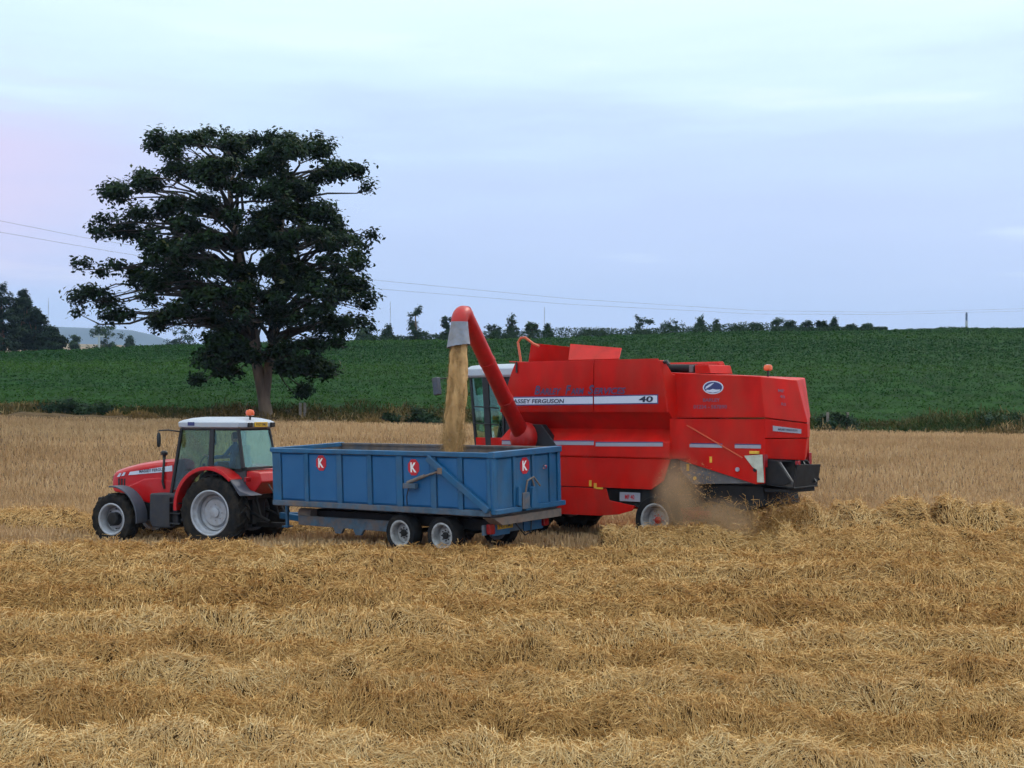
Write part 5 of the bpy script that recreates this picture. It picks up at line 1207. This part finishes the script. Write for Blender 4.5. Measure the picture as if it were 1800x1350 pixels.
# ridge line, left to right
ridge = [(683, 570, 592, 34, 190, 'cone', 'small pointed tree on the ridge just right of the large tree'),
         (730, 535, 592, 34, 188, 'wispy', 'tall ragged twin-topped tree on the ridge left of the auger'),
         (786, 555, 592, 26, 190, 'wispy', 'thin wispy tree on the ridge touching the auger spout'),
         (868, 566, 590, 30, 192, 'dome', 'round bush on the ridge just right of the auger tube'),
         (899, 553, 590, 36, 190, 'cone', 'bushy pointed tree on the ridge above the combine cab'),
         (936, 569, 589, 24, 192, 'wispy', 'low ragged bush above the combine tank handrail'),
         (963, 569, 588, 17, 190, 'cone', 'small narrow conifer above the open tank covers'),
         (1048, 571, 588, 74, 230, 'bush', 'wide low bush on the ridge above the middle of the combine'),
         (1125, 553, 586, 50, 235, 'dome', 'round dark tree on the ridge, taller of a grey pair'),
         (1178, 554, 586, 52, 240, 'dome', 'rounded tree with a sky gap, right of the dark round tree'),
         (1231, 555, 584, 28, 195, 'cone', 'slim pointed tree on the ridge right of the rounded pair'),
         (1260, 561, 584, 24, 195, 'cone', 'short pointed tree next to the slim pointed one'),
         (1296, 569, 584, 24, 200, 'bush', 'small bush in the gap along the ridge above the straw hood'),
         (1326, 568, 583, 26, 200, 'bush', 'second small bush in the gap, left of the long clump'),
         (1366, 560, 581, 30, 198, 'dome', 'left end tree of the long clump on the ridge'),
         (1392, 562, 580, 32, 198, 'bush', 'low bush second from left in the long ridge clump'),
         (1417, 557, 579, 32, 198, 'dome', 'tallest tree in the middle of the long ridge clump'),
         (1445, 563, 578, 26, 200, 'bush', 'low bush right of the middle of the long ridge clump'),
         (1466, 559, 577, 18, 198, 'cone', 'pointed tree closing the right end of the long ridge clump'),
         (1494, 568, 576, 20, 200, 'bush', 'tiny bush on the skyline just right of the long clump'),
         (1527, 569, 576, 18, 200, 'bush', 'lone tiny bush farthest right on the skyline')]
for i, (px, tp_, b_, w_, Y_, sh, lab) in enumerate(ridge):
    small_tree('tree' if sh != 'bush' else 'bush', px, tp_, b_ + 9, w_, Y_, sh, 500 + i * 7, lab, n=2300, cat='tree' if sh != 'bush' else 'bush')
# low hedge joining them
N = 26000; px_ = rng.uniform(640, 1560, N); Yh = 189 + rng.normal(0, 1.2, N); x = (px_ - 900) * Yh / 2660
hh = (.25 + 1.5 * fbm(x * .16, x * 0, 611, 3) ** 1.6) * (1 - .75 * sstep((px_ - 1330) / 220)) * (1 - .5 * sstep((800 - px_) / 200))
zc = G(x, Yh) + .9 + hh * rng.uniform(-.6, 1, N)
ho = thing('hedge', 'low uneven hedge running along the ridge behind the green crop', 'hedge', (0, 189, 12))
quadmesh('foliage', leaf_quads(np.stack([x, Yh - 189, zc - 12], 1), unit(N) + np.array([0, -.3, .5]), rng.uniform(.08, .17, N)), rng.beta(2, 2, N), 'ridge_leaf', ho)
# pines and trees on the left skyline
for px, tp_, b_, w_, Y_, sh, lab in ((2, 497, 626, 96, 205, 'pine', 'tallest dark pine at the left edge of the photo'), (42, 503, 622, 70, 215, 'pine', 'dark pine with a pointed top beside the tallest pine'),
                                 (62, 540, 620, 64, 210, 'pine', 'broad pine right of the pointed pine'), (92, 575, 618, 50, 206, 'pine', 'low rounded pine at the right end of the pine group')):
    small_tree('pine_tree', px, tp_, b_, w_, Y_, sh, 700 + px, lab, 'pine_leaf', 'pines at the left edge', 16000, .17, 'pine_bark')
for px, tp_, b_, w_, Y_, sh, lab in ((132, 588, 612, 20, 330, 'dome', 'small round tree between the pines and the pale pole'), (182, 568, 612, 62, 300, 'dome', 'round dark tree behind the pale power pole'),
                                 (228, 590, 612, 20, 360, 'cone', 'small greyish tree right of the round dark tree'), (318, 574, 610, 66, 330, 'dome', 'grey green tree seen under the left branches of the large tree'),
                                 (372, 580, 608, 50, 345, 'dome', 'grey green tree seen beside the trunk foliage of the large tree'), (640, 572, 598, 44, 240, 'dome', 'rounded tree half hidden behind the right branches of the large tree')):
    small_tree('tree', px, tp_, b_, w_, Y_, sh, 760 + px, lab, 'ridge_leaf', 'trees on the left skyline', 1800, .24)
# shrubs and grass clumps at the verge
def verge_bush(px, py, w, h, Y_, seed, lab, m='ridge_leaf', name='shrub', n=900, cat='shrub'):
    k = Y_ / 2660.0; x = (px - 900) * k; z = Gp(x, Y_); r = np.random.default_rng(seed)
    t = thing(name, lab, cat, (x, Y_, z), 0, 'shrubs along the field edge')
    pads = [(r.uniform(-.7, .7) * w / 2, r.uniform(-.4, .4) * w / 2, h * r.uniform(.15, .75), w * .22, w * .22, h * .3) for _ in range(8)]
    if m == 'dry_grass':
        N = n; a = r.uniform(0, 2 * PI, N); q = np.sqrt(r.uniform(0, 1, N)); P0 = np.stack([q * np.cos(a) * w / 2, q * np.sin(a) * w / 3, np.full(N, -.05)], 1)
        Dd = np.stack([P0[:, 0] / w * .9 + r.normal(0, .2, N), P0[:, 1] / w + r.normal(0, .2, N), np.ones(N)], 1); Dd /= np.linalg.norm(Dd, axis=1, keepdims=True)
        LL = h * (1.05 - .5 * q) * r.uniform(.7, 1.05, N)
        quadmesh('blades', ribbons(P0, Dd, LL, r.uniform(.03, .07, N), LL * r.uniform(-.2, .2, N), 2), np.tile(r.beta(2, 2, N), 2), m, t)
    else:
        Q, ti = tree_leaves(pads, n, .09, seed); quadmesh('foliage', Q, ti, m, t)
        mt = MB(); 
        for p in pads[:5]: limb(mt, (0, 0, -.1), p[:3], .03, .01, .05, r, 3)
        mt.build('stems', 'bark', t, smooth=70)
verge_bush(735, 752, 1.3, 1.15, 78.2, 901, 'leafy dark green shrub on the field edge left of the falling grain')
verge_bush(690, 752, .9, .7, 78.4, 902, 'small low shrub left of the leafy shrub at the field edge')
verge_bush(762, 752, .9, .6, 77.8, 905, 'low shrub between the leafy shrub and the falling grain')
verge_bush(110, 730, 2.6, 1.0, 80.0, 903, 'dark hedge clump at the field edge on the left', n=1600)
verge_bush(165, 732, 2.4, .85, 79.6, 904, 'dark hedge clump nearer the tractor on the left', n=1500)
verge_bush(248, 748, 1.5, .75, 77.6, 906, 'wide tuft of dry golden grass behind the tractor mirror', 'dry_grass', 'grass_tuft', 900, 'grass')
verge_bush(202, 746, .8, .7, 77.7, 907, 'narrow tuft of dry golden grass left of the wide tuft', 'dry_grass', 'grass_tuft', 500, 'grass')
verge_bush(655, 756, 1.6, .55, 77.6, 908, 'pale dry grass tuft on the field edge above the trailer', 'dry_grass', 'grass_tuft', 700, 'grass')
verge_bush(1470, 765, 2.4, .9, 80.5, 909, 'dark green shrub at the field edge right of the combine', n=1500)
verge_bush(1760, 765, 2.6, 1.1, 81.0, 910, 'shrub at the far right end of the field edge', n=1500)
# low spoil bank at left field edge
xb_ = np.linspace(-27, -16.5, 60); yb_ = np.linspace(76.2, 79.0, 12)
def bank_z(X_, Y_): return G(X_, Y_) - .05 + .42 * sstep((X_ + 27) / 2) * sstep((-16.5 - X_) / 4) * np.clip(1 - ((Y_ - 77.6) / 1.4) ** 2, 0, 1) * (.6 + .8 * fbm(X_ * .6, Y_, 44))
o = sheet('soil_bank', xb_, yb_, bank_z, 'soil_straw', 'low bare bank of soil and straw at the left field edge')

# ------------------------------------------------------------------ power lines and poles
def wire(pts, lab):
    m = MB(); P_ = []
    for i in range(len(pts) - 1):
        (x0, y0, d0), (x1, y1, d1) = pts[i], pts[i + 1]
        for q in range(8):
            t = q / 8; px, py, Y_ = x0 + (x1 - x0) * t, y0 + (y1 - y0) * t, d0 + (d1 - d0) * t
            P_.append(((px - 900) * Y_ / 2660, Y_, 3.45 - (py - 720) * Y_ / 2660))
    m.tube(P_, .013, 5)
    setp(m.build('power_cable', 'wire', None), lab, 'cable', 'overhead power cables')
wire([(-60, 376, 110), (0, 388, 112), (150, 418, 118), (400, 459, 127), (655, 492, 136), (1000, 525, 150), (1330, 546, 165), (1560, 549, 176), (1860, 541, 190)], 'upper overhead cable crossing the sky behind the large tree')
wire([(-60, 395, 110), (0, 408, 112), (190, 441, 119), (400, 474, 127), (655, 507, 136), (1000, 535, 150), (1330, 552, 165), (1560, 553, 176), (1860, 545, 190)], 'lower overhead cable crossing the sky behind the large tree')
def pole(px, top, basepy, Y_, lab):
    k = Y_ / 2660; x = (px - 900) * k; z1 = 3.45 - (top - 720) * k; z0 = min(Gp(x, Y_), 3.45 - (basepy - 720) * k)
    t = thing('power_pole', lab, 'pole', (x, Y_, z0), 0, 'pale power poles on the left skyline')
    MB().tube([(0, 0, -.3), (0, 0, z1 - z0)], [.20, .15], 10).build('post', 'pole_white', t)
    MB().box(-.85, .85, -.06, .06, z1 - z0 - .22, z1 - z0).build('crossarm', 'pole_white', t, .01)
    for xx in (-.75, 0, .75): MB().lathe_z([(.05, 0), (.07, .08), (.04, .22)], (xx, 0, z1 - z0), 8).build('insulator', 'mast', t)
pole(174, 590, 613, 232, 'pale T shaped power pole in front of the round dark tree')
pole(363, 596, 610, 236, 'pale power pole seen under the branches of the large tree')
t = thing('marker_post', 'white marker post with blue grey top on the right skyline', 'post', ((1699 - 900) * 176 / 2660, 176, Gp((1699 - 900) * 176 / 2660, 176)))
zt = 3.45 - (549 - 720) * 176 / 2660 - t.location.z
MB().lathe_z([(.15, -.2), (.15, zt * .55), (.11, zt * .55)], (0, 0, 0), 12).build('post', 'pole_white', t)
MB().lathe_z([(.12, zt * .55), (.13, zt * .9), (.08, zt), (0, zt)], (0, 0, 0), 12).build('cap', 'pole_blue', t)
def far_mast(px, top, lab):
    Y_ = 700; k = Y_ / 2660; x = (px - 900) * k; z1 = 3.45 - (top - 720) * k
    t = thing('mast', lab, 'mast', (x, Y_, 0), 0, 'faint masts on the skyline')
    m = MB()
    for a, b in ((.35, .35), (-.35, .35), (0, -.4)): m.tube([(a, b, 0), (a * .3, b * .3, z1)], .035, 5)
    for q in range(8): 
        z = z1 * q / 8; s = 1 - .7 * q / 8; m.tube([(.35 * s, .35 * s, z), (-.35 * s, .35 * s, z + z1 / 8)], .04, 4)
    m.build('lattice', 'mast', t)
far_mast(85, 524, 'faint mast on the skyline above the pines')
far_mast(686, 530, 'faint mast just right of the large tree')
far_mast(957, 540, 'faint mast on the skyline above the combine')
# fence posts in the verge
for i, (px, Y_) in enumerate(((1455, 80.2), (1490, 80.4), (528, 80.0), (536, 80.1))):
    x = (px - 900) * Y_ / 2660
    t = MB().prism_z([(-.07, -.06), (.07, -.06), (.06, .06), (-.06, .07)], -.2, 1.0).build('fence_post', 'post_wood', None, .01)
    t.location = (x, Y_, Gp(x, Y_)); setp(t, ['weathered post in the weeds just right of the combine tail', 'weathered post in the weeds, farther right of the combine tail', 'weathered post left of a pair under the large tree', 'weathered post right of a pair under the large tree'][i], 'post', 'old fence posts in the verge')

# ------------------------------------------------------------------ haze
hb = MB().box(-4700, 4700, -60, 5300, -12, 380).build('haze', 'wire', None, smooth=0)
m, nt, b = nodes_of('haze_air'); nt.nodes.remove(b)
pv = nt.nodes.new('ShaderNodeVolumePrincipled'); pv.inputs['Color'].default_value = (0.50, 0.70, 1.0, 1); pv.inputs['Density'].default_value = 0.00011
nt.links.new(pv.outputs[0], nt.nodes['Material Output'].inputs['Volume'])
hb.data.materials.clear(); hb.data.materials.append(m)
setp(hb, 'thin blue evening haze in the air over the fields', 'haze', None, 'stuff')
